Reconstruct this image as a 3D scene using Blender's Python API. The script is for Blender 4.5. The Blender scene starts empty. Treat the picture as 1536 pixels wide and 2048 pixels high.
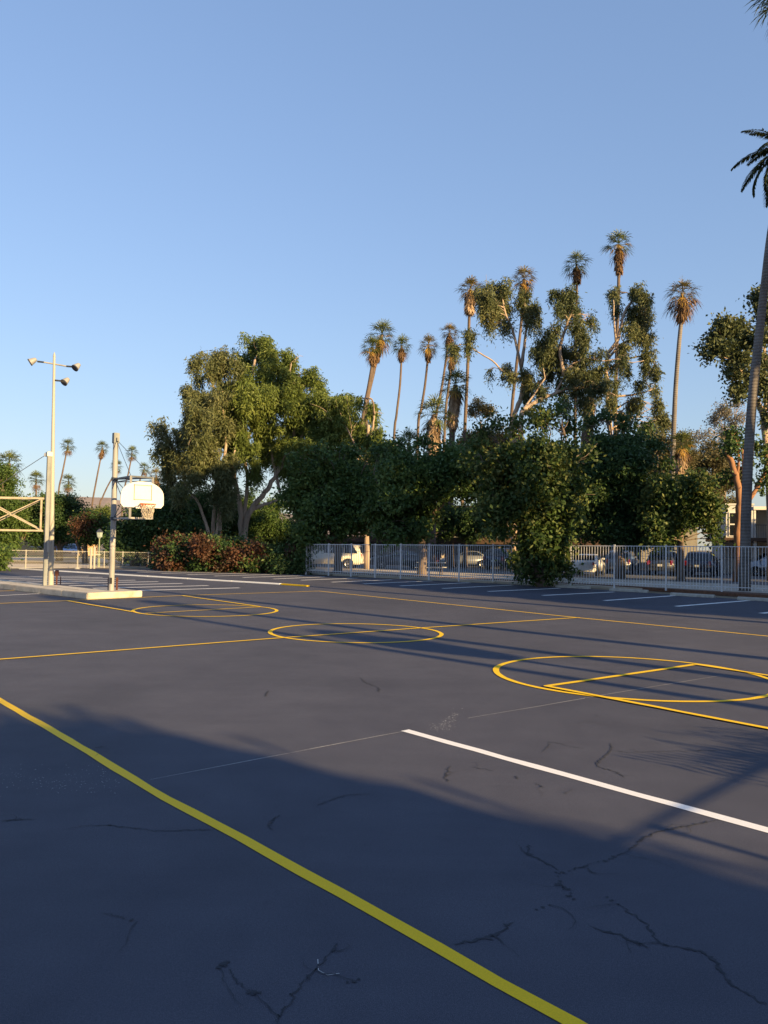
import bpy, bmesh, math, random
import numpy as np
from mathutils import Vector, Matrix
R = math.radians
rng = np.random.default_rng(7)
random.seed(7)
C = bpy.context.scene.collection

# ------------------------------------------------------------------ camera model (pixels of the 1536 x 2048 photo)
FPX, PITCH, ROLL, CAMH = 1600.0, 0.0410, 0.0170, 1.837
def ray(x, y):
    u, v = x - 768, y - 1024
    cr, sr = math.cos(ROLL), math.sin(ROLL)
    u, v = u * cr + v * sr, -u * sr + v * cr
    cp, sp = math.cos(PITCH), math.sin(PITCH)
    return np.array([u / FPX, cp + v / FPX * sp, sp - v / FPX * cp])
def gnd(x, y, z=0.0):                     # photo pixel -> point on a level plane
    d = ray(x, y); t = (z - CAMH) / d[2]
    return np.array([d[0] * t, d[1] * t, z])
def at(x, y, Y):                          # photo pixel -> point at a chosen distance
    d = ray(x, y); t = Y / d[1]
    return np.array([d[0] * t, Y, CAMH + d[2] * t])
def px2m(p, Y): return p * Y / FPX

# ------------------------------------------------------------------ scene graph helpers
def setp(o, label=None, cat=None, group=None, kind=None):
    if label: o['label'] = label
    if cat: o['category'] = cat
    if group: o['group'] = group
    if kind: o['kind'] = kind
    return o
def thing(name, label, cat, loc=(0, 0, 0), rz=0.0, group=None):
    o = bpy.data.objects.new(name, None); C.objects.link(o)
    o.location = [float(a) for a in loc]; o.rotation_euler = (0, 0, rz); o.empty_display_size = 0.2
    return setp(o, label, cat, group)
def wloc(o):
    v = Vector((0, 0, 0))
    while o is not None: v = v + Vector(o.location); o = o.parent
    return np.array(v)

class MB:
    """collects geometry, builds ONE mesh object"""
    def __init__(s): s.v = []; s.f = []; s.n = 0; s.mi = []; s.cm = 0
    def add(s, vs, fs):
        vs = np.asarray(vs, float).reshape(-1, 3)
        s.v.append(vs); s.f += [tuple(int(i) + s.n for i in f) for f in fs]; s.mi += [s.cm] * len(fs); s.n += len(vs)
    def box(s, c, size, rz=0.0, M=None):
        hx, hy, hz = [a / 2 for a in size]
        p = np.array([[x, y, z] for z in (-hz, hz) for y in (-hy, hy) for x in (-hx, hx)])
        if M is not None: p = p @ np.array(M).T
        ca, sa = math.cos(rz), math.sin(rz)
        p = np.stack([p[:, 0] * ca - p[:, 1] * sa, p[:, 0] * sa + p[:, 1] * ca, p[:, 2]], 1) + np.array(c)
        s.add(p, [(0, 2, 3, 1), (4, 5, 7, 6), (0, 1, 5, 4), (2, 6, 7, 3), (0, 4, 6, 2), (1, 3, 7, 5)])
    def bar(s, a, b, w, h=None, up=(0, 0, 1)):
        a, b = np.array(a, float), np.array(b, float); d = b - a; L = np.linalg.norm(d); d = d / L
        up = np.array(up, float)
        if abs(d @ up) > .98: up = np.array([1., 0, 0])
        x = np.cross(d, up); x /= np.linalg.norm(x); y = np.cross(x, d); h = h or w
        q = [a + x * sx * w / 2 + y * sy * h / 2 for sx, sy in ((-1, -1), (1, -1), (1, 1), (-1, 1))]
        q += [p + d * L for p in q]
        s.add(q, [(0, 1, 2, 3), (7, 6, 5, 4), (0, 4, 5, 1), (1, 5, 6, 2), (2, 6, 7, 3), (3, 7, 4, 0)])
    def tube(s, pts, rad, n=10, cap=True):
        pts = np.asarray(pts, float); k = len(pts)
        rad = np.broadcast_to(np.asarray(rad, float), (k,))
        rings = []
        t = np.gradient(pts, axis=0); t /= np.linalg.norm(t, axis=1)[:, None] + 1e-12
        ref = np.array([0, 0, 1.]) if abs(t[0][2]) < .9 else np.array([1., 0, 0])
        x = np.cross(ref, t[0]); x /= np.linalg.norm(x)
        for i in range(k):
            x = x - t[i] * (x @ t[i]); x /= np.linalg.norm(x) + 1e-12; y = np.cross(t[i], x)
            a = np.arange(n) * 2 * math.pi / n
            rings.append(pts[i] + rad[i] * (np.cos(a)[:, None] * x + np.sin(a)[:, None] * y))
        f = [(i * n + j, i * n + (j + 1) % n, (i + 1) * n + (j + 1) % n, (i + 1) * n + j) for i in range(k - 1) for j in range(n)]
        if cap: f += [tuple(range(n))[::-1], tuple((k - 1) * n + j for j in range(n))]
        s.add(np.concatenate(rings), f)
    def lathe(s, prof, c=(0, 0, 0), n=20):           # prof: (r,z)
        a = np.arange(n) * 2 * math.pi / n
        v = np.concatenate([np.stack([r * np.cos(a), r * np.sin(a), np.full(n, z)], 1) for r, z in prof]) + np.array(c)
        k = len(prof)
        f = [(i * n + j, i * n + (j + 1) % n, (i + 1) * n + (j + 1) % n, (i + 1) * n + j) for i in range(k - 1) for j in range(n)]
        f += [tuple(range(n))[::-1], tuple((k - 1) * n + j for j in range(n))]
        s.add(v, f)
    def prism(s, poly, z0, z1):                      # poly: ccw (x,y)
        n = len(poly)
        v = [(p[0], p[1], z0) for p in poly] + [(p[0], p[1], z1) for p in poly]
        s.add(v, [tuple(range(n))[::-1], tuple(range(n, 2 * n))] + [(i, (i + 1) % n, n + (i + 1) % n, n + i) for i in range(n)])
    def sheet(s, pts): s.add(pts, [tuple(range(len(pts)))])
    def build(s, name, mat, parent=None, smooth=False, bevel=0, local=False):
        v = np.concatenate(s.v) if s.v else np.zeros((0, 3))
        if parent is not None and not local: v = v - wloc(parent)
        me = bpy.data.meshes.new(name); me.from_pydata(v.tolist(), [], s.f)
        for m in (mat if isinstance(mat, (list, tuple)) else [mat]): me.materials.append(m)
        if isinstance(mat, (list, tuple)): me.polygons.foreach_set('material_index', s.mi)
        if bevel:
            bm = bmesh.new(); bm.from_mesh(me)
            bmesh.ops.remove_doubles(bm, verts=bm.verts, dist=1e-5)
            bmesh.ops.bevel(bm, geom=[e for e in bm.edges if len(e.link_faces) == 2 and e.calc_face_angle(0) > .4], offset=bevel, segments=2, affect='EDGES', clamp_overlap=True)
            bm.to_mesh(me); bm.free()
        if smooth:
            me.polygons.foreach_set('use_smooth', [True] * len(me.polygons))
        me.update()
        o = bpy.data.objects.new(name, me); C.objects.link(o)
        if parent is not None: o.parent = parent
        return o

def quads_object(name, V, mat, parent, mats_idx=None, mats=None):
    """V: (N,4,3) numpy quads in world space -> one mesh"""
    V = V - wloc(parent) if parent is not None else V
    n = len(V); me = bpy.data.meshes.new(name)
    me.vertices.add(4 * n); me.vertices.foreach_set('co', V.reshape(-1).astype(np.float32))
    me.loops.add(4 * n); me.loops.foreach_set('vertex_index', np.arange(4 * n, dtype=np.int32))
    me.polygons.add(n); me.polygons.foreach_set('loop_start', np.arange(0, 4 * n, 4, dtype=np.int32))
    me.polygons.foreach_set('loop_total', np.full(n, 4, np.int32))
    for m in (mats or [mat]): me.materials.append(m)
    if mats_idx is not None: me.polygons.foreach_set('material_index', mats_idx.astype(np.int32))
    me.update(calc_edges=True)
    o = bpy.data.objects.new(name, me); C.objects.link(o)
    if parent is not None: o.parent = parent
    return o

# ------------------------------------------------------------------ materials
def nodes(name):
    m = bpy.data.materials.new(name); m.use_nodes = True
    nt = m.node_tree; b = nt.nodes['Principled BSDF']
    return m, nt, b
def ramp(nt, stops, fac):
    r = nt.nodes.new('ShaderNodeValToRGB'); e = r.color_ramp.elements
    while len(e) < len(stops): e.new(.5)
    for i, (p, c) in enumerate(stops): e[i].position = p; e[i].color = (*c, 1)
    nt.links.new(fac, r.inputs[0]); return r.outputs[0]
def noise(nt, scale, detail=4, rough=.55, vec=None, dist=0):
    n = nt.nodes.new('ShaderNodeTexNoise'); n.inputs['Scale'].default_value = scale; n.inputs['Detail'].default_value = detail
    n.inputs['Roughness'].default_value = rough; n.inputs['Distortion'].default_value = dist
    if vec is not None: nt.links.new(vec, n.inputs['Vector'])
    return n.outputs['Fac']
def coords(nt, scale=(1, 1, 1), rot=(0, 0, 0)):
    t = nt.nodes.new('ShaderNodeTexCoord'); mp = nt.nodes.new('ShaderNodeMapping')
    mp.inputs['Scale'].default_value = scale; mp.inputs['Rotation'].default_value = rot
    nt.links.new(t.outputs['Object'], mp.inputs[0]); return mp.outputs[0]
def mixc(nt, a, b, fac, mode='MIX'):
    m = nt.nodes.new('ShaderNodeMix'); m.data_type = 'RGBA'; m.blend_type = mode
    for sock, val in ((m.inputs[6], a), (m.inputs[7], b), (m.inputs[0], fac)):
        if hasattr(val, 'is_linked') or isinstance(val, bpy.types.NodeSocket): nt.links.new(val, sock)
        elif isinstance(val, (int, float)): sock.default_value = val
        else: sock.default_value = (*val, 1)
    return m.outputs[2]
def bump(nt, b, h, strength=.3, dist=.01):
    n = nt.nodes.new('ShaderNodeBump'); n.inputs['Strength'].default_value = strength; n.inputs['Distance'].default_value = dist
    nt.links.new(h, n.inputs['Height']); nt.links.new(n.outputs[0], b.inputs['Normal'])
def M_(name, col, rough=.7, var=.25, scale=6, metal=0, spec=.4, bstr=.15, bscale=60, stretch=(1, 1, 1), coat=0, dark=None):
    m, nt, b = nodes(name); co = coords(nt, stretch)
    f = noise(nt, scale, 5, .6, co)
    lo = tuple(c * (1 - var) for c in col) if dark is None else dark
    hi = tuple(min(1, c * (1 + var * .6)) for c in col)
    nt.links.new(ramp(nt, [(.25, lo), (.5, col), (.75, hi)], f), b.inputs['Base Color'])
    b.inputs['Roughness'].default_value = rough; b.inputs['Metallic'].default_value = metal
    b.inputs['Specular IOR Level'].default_value = spec
    if coat: b.inputs['Coat Weight'].default_value = coat
    if bstr: bump(nt, b, noise(nt, bscale, 3, .6, co), bstr, .01)
    return m
def leafmat(name, cols, trans=.3, nscale=.35, rough=.55):
    """cols: dark .. light, varied leaf by leaf and in soft patches"""
    m, nt, b = nodes(name); out = nt.nodes['Material Output']
    g = nt.nodes.new('ShaderNodeNewGeometry')
    nz = noise(nt, nscale, 3, .6, coords(nt))
    a = nt.nodes.new('ShaderNodeMath'); a.operation = 'MULTIPLY_ADD'; a.inputs[1].default_value = .55
    nt.links.new(g.outputs['Random Per Island'], a.inputs[0])
    s = nt.nodes.new('ShaderNodeMath'); s.operation = 'MULTIPLY_ADD'; s.inputs[1].default_value = 1.3; s.inputs[2].default_value = -.42
    nt.links.new(nz, s.inputs[0]); nt.links.new(s.outputs[0], a.inputs[2])
    k = len(cols); col = ramp(nt, [(i / (k - 1), c) for i, c in enumerate(cols)], a.outputs[0])
    nt.links.new(col, b.inputs['Base Color']); b.inputs['Roughness'].default_value = rough
    b.inputs['Specular IOR Level'].default_value = .3
    t = nt.nodes.new('ShaderNodeBsdfTranslucent'); nt.links.new(col, t.inputs[0])
    mx = nt.nodes.new('ShaderNodeMixShader'); mx.inputs[0].default_value = trans
    nt.links.new(b.outputs[0], mx.inputs[1]); nt.links.new(t.outputs[0], mx.inputs[2]); nt.links.new(mx.outputs[0], out.inputs[0])
    return m

def asphalt_mat():
    m, nt, b = nodes('asphalt_sealcoat'); co = coords(nt)
    fine = noise(nt, 260, 2, .7, co); mid = noise(nt, 1.4, 6, .6, co); big = noise(nt, .22, 4, .55, co, .6)
    streak = noise(nt, 1.0, 5, .62, coords(nt, (.35, 3.2, 1), (0, 0, R(-48))))
    base = ramp(nt, [(.3, (.052, .056, .077)), (.5, (.063, .067, .091)), (.72, (.074, .078, .104))], big)
    c = mixc(nt, base, ramp(nt, [(.35, (.62, .62, .65)), (.55, (1, 1, 1)), (.8, (1.25, 1.22, 1.2))], streak), .12, 'MULTIPLY')
    c = mixc(nt, c, ramp(nt, [(.3, (.82, .82, .84)), (.7, (1.15, 1.15, 1.12))], mid), .6, 'MULTIPLY')
    c = mixc(nt, c, ramp(nt, [(.28, (.42, .42, .46)), (.5, (1, 1, 1)), (.74, (2.0, 1.95, 1.9))], fine), .95, 'MULTIPLY')
    grit = noise(nt, 75, 3, .75, co)
    c = mixc(nt, c, ramp(nt, [(.3, (.7, .7, .72)), (.5, (1, 1, 1)), (.72, (1.4, 1.38, 1.36))], grit), .55, 'MULTIPLY')
    patch = noise(nt, .55, 6, .68, co, 1.5)
    c = mixc(nt, c, ramp(nt, [(.32, (.74, .75, .78)), (.5, (1, 1, 1)), (.70, (1.2, 1.19, 1.16))], patch), .35, 'MULTIPLY')
    spots = noise(nt, 2.3, 8, .75, co, 1.2)
    c = mixc(nt, c, (.03, .036, .05), ramp(nt, [(.63, (0, 0, 0)), (.74, (.65, .65, .65))], spots))
    nt.links.new(c, b.inputs['Base Color'])
    b.inputs['Roughness'].default_value = .82; b.inputs['Specular IOR Level'].default_value = .25
    add = nt.nodes.new('ShaderNodeMath'); add.operation = 'MULTIPLY_ADD'; add.inputs[1].default_value = .6
    nt.links.new(mid, add.inputs[0]); nt.links.new(fine, add.inputs[2])
    bump(nt, b, add.outputs[0], .35, .006)
    return m
def paint_mat(name, col, worn=.66):
    m, nt, b = nodes(name); co = coords(nt)
    fine = noise(nt, 180, 3, .7, co); wear = noise(nt, 9, 8, .72, co, .8)
    c = mixc(nt, col, tuple(a * .82 for a in col), ramp(nt, [(.35, (0, 0, 0)), (.7, (1, 1, 1))], fine))
    c = mixc(nt, c, (.09, .095, .1), ramp(nt, [(worn, (0, 0, 0)), (worn + .05, (.75, .75, .75))], wear))
    nt.links.new(c, b.inputs['Base Color']); b.inputs['Roughness'].default_value = .65
    b.inputs['Specular IOR Level'].default_value = .3
    bump(nt, b, fine, .25, .004); return m
def trunk_mat(name, col, dark, scale=8, stretch=(1, 1, .15), bs=.7):
    return M_(name, col, .9, .3, scale, 0, .15, bs, 22, stretch, dark=dark)
def palm_trunk_mat(name, col, dark):
    m, nt, b = nodes(name); co = coords(nt)
    w = nt.nodes.new('ShaderNodeTexWave'); w.bands_direction = 'Z'; w.inputs['Scale'].default_value = 2.2
    w.inputs['Distortion'].default_value = 2.2; w.inputs['Detail'].default_value = 3
    nt.links.new(co, w.inputs[0])
    f = noise(nt, 3, 5, .6, coords(nt, (1, 1, .3)))
    c = ramp(nt, [(.3, dark), (.7, col)], f)
    c = mixc(nt, c, ramp(nt, [(0, (.7, .7, .7)), (.6, (1.1, 1.1, 1.1))], w.outputs['Fac']), .6, 'MULTIPLY')
    nt.links.new(c, b.inputs['Base Color']); b.inputs['Roughness'].default_value = .9; b.inputs['Specular IOR Level'].default_value = .15
    bump(nt, b, w.outputs['Fac'], .5, .03); return m

MT = dict(
    asphalt=asphalt_mat(),
    yellow=paint_mat('yellow_line_paint', (.95, .60, .005)), white=paint_mat('white_line_paint', (.88, .88, .87), .72),
    concrete=M_('concrete', (.46, .42, .35), .85, .3, 3, bstr=.25, dark=(.28, .25, .2)),
    stop=M_('wheel_stop_concrete', (.38, .36, .32), .9, .3, 7, bstr=.3),
    sidewalk=M_('sidewalk_concrete', (.46, .40, .33), .9, .2, 1.5, bstr=.2),
    street=M_('street_asphalt', (.10, .105, .115), .85, .25, .6, bstr=.3),
    mulch=M_('planter_mulch', (.13, .065, .042), .95, .5, 9, bstr=.8, bscale=30),
    earth=M_('dry_ground', (.22, .18, .12), .95, .35, .25, bstr=.4, bscale=4),
    lawn=M_('dry_lawn', (.12, .14, .05), .95, .4, .8, bstr=.6, bscale=25),
    hill=M_('far_hill', (.19, .165, .17), .95, .25, .02, bstr=0),
    crack=M_('crack_filler', (.030, .034, .047), .9, .3, 20, bstr=.4),
    chalk=M_('chalk', (.42, .42, .42), .9, .4, 30, bstr=0),
    wallgrey=M_('pale_grey_render', (.56, .55, .53), .9, .12, 2, bstr=.3, bscale=80),
    galv=M_('galvanised_steel', (.40, .41, .42), .55, .25, 5, .35, .5, .08, 40, (1, 1, .3)),
    greypaint=M_('grey_painted_steel', (.27, .27, .27), .55, .22, 4, 0, .4, .1, 30, (1, 1, .35)),
    palepaint=M_('pale_painted_steel', (.33, .32, .29), .6, .2, 3, 0, .4, .1, 30, (1, 1, .3)),
    dullgalv=M_('weathered_steel', (.17, .185, .20), .6, .35, 5, .2, .4, .1, 30, (1, 1, .35)),
    darksteel=M_('dark_steel', (.06, .07, .09), .5, .3, 8, .4),
    rust=M_('rusty_cream_steel', (.40, .355, .27), .7, .3, 7, .1, .3, .2, 40, dark=(.27, .18, .11)),
    rustred=M_('rusty_red_steel', (.10, .04, .03), .8, .4, 10, .1),
    board=M_('backboard_white', (.50, .52, .54), .45, .08, 3, 0, .5, .03),
    orange=M_('orange_paint', (.42, .075, .018), .5, .2, 10),
    net=M_('net_cord', (.42, .37, .31), .9, .2, 10),
    fence=M_('white_fence_paint', (.60, .61, .64), .5, .18, 6, 0, .4, .06, 50),
    wire=M_('fence_wire', (.34, .33, .31), .5, .2, 10, .5),
    glass=M_('dark_glass', (.012, .015, .02), .06, .1, 3, 0, .8, 0),
    lens=M_('lamp_lens', (.04, .045, .06), .15, .2, 3, 0, .7, 0),
    tyre=M_('tyre_rubber', (.018, .018, .019), .9, .2, 20),
    rim=M_('wheel_rim', (.40, .40, .42), .35, .15, 20, .7),
    black=M_('black_plastic', (.02, .02, .022), .6, .2, 20),
    headl=M_('headlamp_glass', (.55, .57, .6), .1, .1, 20, 0, .8, 0), taill=M_('tail_lamp', (.32, .012, .012), .2, .2, 20, 0, .7, 0),
    plate=M_('blank_plate', (.55, .55, .52), .5, .1, 20),
    stucco=M_('tan_stucco', (.40, .34, .25), .9, .15, 2, bstr=.3, bscale=80),
    stucco2=M_('grey_stucco', (.30, .28, .25), .9, .15, 2, bstr=.3, bscale=80),
    roof=M_('brown_roof', (.085, .052, .038), .85, .3, 3, bstr=.4, bscale=20),
    whitewood=M_('white_trim', (.62, .60, .56), .6, .12, 5),
    wood=M_('table_top_pale', (.66, .64, .60), .7, .15, 5),
    euc_bark=trunk_mat('eucalyptus_bark', (.36, .28, .215), (.15, .105, .08), 3),
    grey_bark=trunk_mat('grey_bark', (.16, .125, .10), (.06, .045, .035)),
    red_bark=trunk_mat('red_brown_bark', (.28, .15, .09), (.10, .05, .03)),
    palm_bark=palm_trunk_mat('palm_bark', (.17, .13, .11), (.08, .06, .05)),
    palm_grey=palm_trunk_mat('palm_bark_grey', (.22, .20, .19), (.12, .11, .105)),
    frond=leafmat('fan_frond_green', [(.035, .06, .018), (.09, .12, .034), (.22, .22, .06)], .25, 1.2),
    frond_mix=leafmat('fan_frond_mixed', [(.045, .06, .02), (.14, .12, .04), (.34, .22, .06)], .25, 1.2),
    dead=leafmat('dead_frond', [(.07, .045, .03), (.17, .105, .06), (.30, .19, .10)], .2, .9, .8),
    thatch=leafmat('dry_thatch', [(.18, .125, .085), (.34, .245, .16), (.50, .37, .25)], .15, .9, .85),
    gold=leafmat('gold_lit_frond', [(.24, .15, .05), (.46, .28, .06), (.62, .40, .07)], .3, .9, .7),
    feather=leafmat('feather_frond', [(.018, .028, .014), (.04, .055, .022), (.075, .085, .03)], .2, 1.2),
    euc=leafmat('eucalyptus_leaf', [(.048, .064, .028), (.105, .125, .05), (.21, .205, .095)], .28, .30),
    euc_g=leafmat('eucalyptus_leaf_green', [(.044, .07, .018), (.115, .16, .036), (.23, .265, .065)], .3, .30),
    euc_d=leafmat('eucalyptus_leaf_dark', [(.034, .05, .026), (.076, .098, .042), (.16, .165, .07)], .25, .35),
    dark=leafmat('dark_evergreen_leaf', [(.018, .042, .014), (.042, .088, .027), (.11, .15, .042)], .25, .35),
    dark2=leafmat('deep_green_leaf', [(.024, .052, .016), (.062, .115, .030), (.15, .20, .05)], .28, .35),
    mid=leafmat('green_leaf', [(.024, .05, .014), (.06, .11, .026), (.13, .18, .04)], .3, .35),
    gold_leaf=leafmat('gold_green_leaf', [(.022, .048, .014), (.056, .10, .026), (.19, .19, .05)], .3, .6),
    olive=leafmat('olive_leaf', [(.045, .05, .022), (.11, .10, .045), (.20, .17, .085)], .3, .4),
    pale=leafmat('pale_grey_leaf', [(.10, .10, .075), (.19, .175, .135), (.30, .26, .21)], .3, .5),
    red=leafmat('red_brown_leaf', [(.026, .02, .012), (.066, .034, .021), (.14, .062, .034)], .3, .7),
)
def carpaint(name, col, metal=.0):
    return M_('car_paint_' + name, col, .32, .06, 2, metal, .5, 0, coat=.8)
# ------------------------------------------------------------------ vegetation makers
def leaf_quads(clumps, L, W, twig_d, per_twig, sig, droop, seed, outward=.5):
    """clumps: list of (center3, radii3). Each clump breaks into boughs, each bough into twigs, leaves sit on the twigs: gaps stay between boughs."""
    g = np.random.default_rng(seed); out = []
    def unit(n):
        d = g.normal(size=(n, 3)); return d / (np.linalg.norm(d, axis=1)[:, None] + 1e-9)
    for c, r in clumps:
        c = np.array(c); r = np.array(r)
        rm = r.mean(); nb = max(3, int(5 + 5.5 * min(rm, 2.2)))
        bd = unit(nb); bc = c + bd * (g.random(nb) ** .45 * .80)[:, None] * r
        br = (.34 + .24 * g.random(nb))[:, None] * r * min(1.0, (2.3 / nb ** .5) + .1)
        vol = 4.19 * r[0] * r[1] * r[2]; nt_ = max(6, int(twig_d * vol ** .78))
        bi = g.integers(0, nb, nt_); d = unit(nt_)
        tw = bc[bi] + d * (g.random(nt_) ** .5)[:, None] * br[bi] * (1 + .25 * g.normal(size=nt_))[:, None]
        k = g.poisson(per_twig, nt_) + 2
        idx = np.repeat(np.arange(nt_), k); n = len(idx)
        s_tw = sig * (.5 + .8 * g.random(nt_))
        off = g.normal(size=(n, 3)) * s_tw[idx][:, None]
        if droop > .3: off[:, 2] = -np.abs(off[:, 2]) * 2.0 + sig * .4; off[:, :2] *= .55
        p = tw[idx] + off
        a = unit(n) * (1 - droop * .75) + np.array([0, 0, -1.]) * droop + d[idx] * outward * (1 - droop) * .6
        a /= np.linalg.norm(a, axis=1)[:, None] + 1e-9
        b = np.cross(a, g.normal(size=(n, 3))); b /= np.linalg.norm(b, axis=1)[:, None] + 1e-9
        l = L * (.6 + .8 * g.random(n))[:, None]; w = W * (.6 + .8 * g.random(n))[:, None]
        out.append(np.stack([p, p + a * l * .45 + b * w * .5, p + a * l, p + a * l * .45 - b * w * .5], 1))
    return np.concatenate(out)

def smooth_path(pts, n=4):
    pts = np.asarray(pts, float)
    if len(pts) < 3: return np.linspace(pts[0], pts[-1], n + 1)
    P = np.vstack([2 * pts[0] - pts[1], pts, 2 * pts[-1] - pts[-2]]); out = []
    for i in range(1, len(P) - 2):
        for t in np.arange(n) / n:
            a, b, c, d = P[i - 1], P[i], P[i + 1], P[i + 2]
            out.append(.5 * (2 * b + (c - a) * t + (2 * a - 5 * b + 4 * c - d) * t ** 2 + (3 * b - a - 3 * c + d) * t ** 3))
    out.append(pts[-1]); return np.array(out)

STY = dict(   # L, W, twigs, leaves per twig, sigma, droop
    euc=(.30, .07, 17, 24, .28, .55), eucfine=(.30, .07, 18, 26, .26, .6),
    broad=(.24, .14, 17, 24, .28, .2), big=(.21, .12, 24, 26, .27, .25), fine=(.20, .10, 20, 22, .26, .2))
def tree(name, label, cat, base, Y, limbs, clumps, sty, leaf, bark, seed, group=None, dspread=1.0, dens=1.0, twigs=True, extra=None):
    """base: photo pixel of the foot. limbs: [(radius px at start, radius px at end, [(px,py[,dY])...])]. clumps: (px,py,rx,ry[,dY])"""
    g = np.random.default_rng(seed)
    b = gnd(*base) if Y is None else None
    if Y is None: Y = b[1]
    foot = at(base[0], base[1], Y); foot[2] = 0.0
    t = thing(name, label, cat, foot, group=group)
    mb = MB(); nodesP = []
    for r0, r1, pts in limbs:
        w = [at(p[0], p[1], Y + (p[2] if len(p) > 2 else 0)) for p in pts]
        if abs(pts[0][0] - base[0]) < 25 and abs(pts[0][1] - base[1]) < 25:
            w[0] = foot + np.array([w[0][0] - foot[0], w[0][1] - foot[1], -.05])
        sp = smooth_path(w, 4); sp[1:-1] += g.normal(size=(len(sp) - 2, 3)) * px2m(r0, Y) * .12
        mb.tube(sp, np.linspace(px2m(r0, Y), px2m(r1, Y), len(sp)) * (1 + .35 * np.exp(-np.arange(len(sp)) * 1.5) * (w[0][2] < .1)), 9)
        nodesP += [(p, i / len(sp)) for i, p in enumerate(sp)]
    NP = np.array([p for p, _ in nodesP])
    cl = []
    for q in clumps:
        dy = q[4] if len(q) > 4 else g.normal() * px2m(38, Y) * dspread
        c = at(q[0], q[1], Y + dy); rx, rz = px2m(q[2], Y), px2m(q[3], Y)
        cl.append((c, (rx, max(rx, rz) * .95, rz)))
        if twigs and len(NP):
            dd = np.linalg.norm(NP - (c - np.array([0, 0, rz * .7])), axis=1) + 2.0 * np.maximum(0, NP[:, 2] - c[2])
            s = NP[np.argmin(dd)]; L = np.linalg.norm(c - s)
            mid_ = (s + c) / 2 + g.normal(size=3) * L * .1 + np.array([0, 0, .04 * L])
            rr = min(px2m(2.6, Y), .016 * L + .02)
            mb.tube(smooth_path([s, mid_, c + np.array([0, 0, rz * .2])], 4), np.linspace(rr, .012, 9), 6)
            for _ in range(3):
                e = c + g.normal(size=3) * np.array([rx, rx, rz]) * .55
                mb.tube(smooth_path([mid_ + (c - mid_) * g.random() * .6, (mid_ + e) / 2 + g.normal(size=3) * .15, e], 3), np.linspace(rr * .5, .008, 7), 5)
    mb.build('trunk', bark, t, smooth=True)
    L_, W_, td, pt, sg, dr = STY[sty]
    quads_object('crown', leaf_quads(cl, L_, W_, td * dens, pt, sg, dr, seed + 1), leaf, t)
    if extra:
        en, em, ecl, edens = extra
        e2 = [(at(q[0], q[1], Y + q[4]), (px2m(q[2], Y), px2m(q[2], Y), px2m(q[3], Y))) for q in ecl]
        quads_object(en, leaf_quads(e2, L_, W_, td * edens, pt, sg, dr, seed + 2), em, t)
    return t

def auto_clumps(x0, x1, y0, y1, n, r, seed, shape='dome', dy=0):
    """clumps filling a crown outline; uneven sizes"""
    g = np.random.default_rng(seed); out = []; k = 0
    cx, cy = (x0 + x1) / 2, (y0 + y1) / 2; rx, ry = (x1 - x0) / 2, (y1 - y0) / 2
    while len(out) < n and k < 5000:
        k += 1
        u, v = g.uniform(-1, 1, 2)
        if shape == 'dome':
            ok = u * u + (min(v, .15) if v < .15 else 0.6 * v) ** 2 < .92
        elif shape == 'cone': ok = abs(u) < .25 + .45 * (v + 1) / 1.2 and v < .9
        else: ok = True
        if not ok: continue
        s = g.uniform(.65, 1.25)
        out.append((cx + u * (rx - r * .6), cy + v * (ry - r * .6), r * s * g.uniform(.9, 1.3), r * s * g.uniform(.7, 1.0), dy + g.normal() * r * .03))
    return out

def fan_leaves(c, R_, n, el0, el1, seed, pet=.42, blades=13, axis=(0, 0, 1), narrow=1.0, sagv=1.0):
    """n fan leaves round c; elevation between el0 and el1 degrees; each a petiole and a folded fan of blades"""
    g = np.random.default_rng(seed); Q = []
    for i in range(n):
        az = 2.39996 * i + g.normal() * .25; el = R(el0 + (el1 - el0) * ((i + .5) / n) + g.normal() * 7)
        a = np.array([math.cos(az) * math.cos(el), math.sin(az) * math.cos(el), math.sin(el)])
        side = np.array([-math.sin(az), math.cos(az), 0]); nrm = np.cross(side, a)
        Rr = R_ * g.uniform(.8, 1.12); p0 = np.array(c) + a * .05
        hub = p0 + a * Rr * pet + np.array([0, 0, -.06 * Rr])
        w = .02 * R_ + .006
        Q.append([p0 + side * w, p0 - side * w, hub - side * w * .6, hub + side * w * .6])
        spread = R(g.uniform(85, 118)) * narrow
        F = Rr * (1 - pet)
        for k in range(blades):
            th = -spread + 2 * spread * (k + .5) / blades + g.normal() * .03
            d = a * math.cos(th) + side * math.sin(th) + nrm * (.12 if k % 2 else -.12) - a * .0
            d = d / np.linalg.norm(d)
            ln = F * (.72 + .28 * math.cos(th * .8)) * g.uniform(.88, 1.08)
            m = hub + d * ln * .62 + np.array([0, 0, -.05 * F * sagv])
            tip = hub + d * ln * (1 - .06 * sagv) + np.array([0, 0, -.24 * F * sagv * (1 + .6 * g.random())])
            bw = ln * math.sin(spread / blades) * .42 + .004
            x = np.cross(d, nrm); x /= np.linalg.norm(x) + 1e-9
            Q.append([hub, hub + d * ln * .3 + x * bw * .6, m, hub + d * ln * .3 - x * bw * .6])
            Q.append([hub + d * ln * .25, m + x * bw * .55, tip, m - x * bw * .55])
    return np.array(Q)

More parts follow.
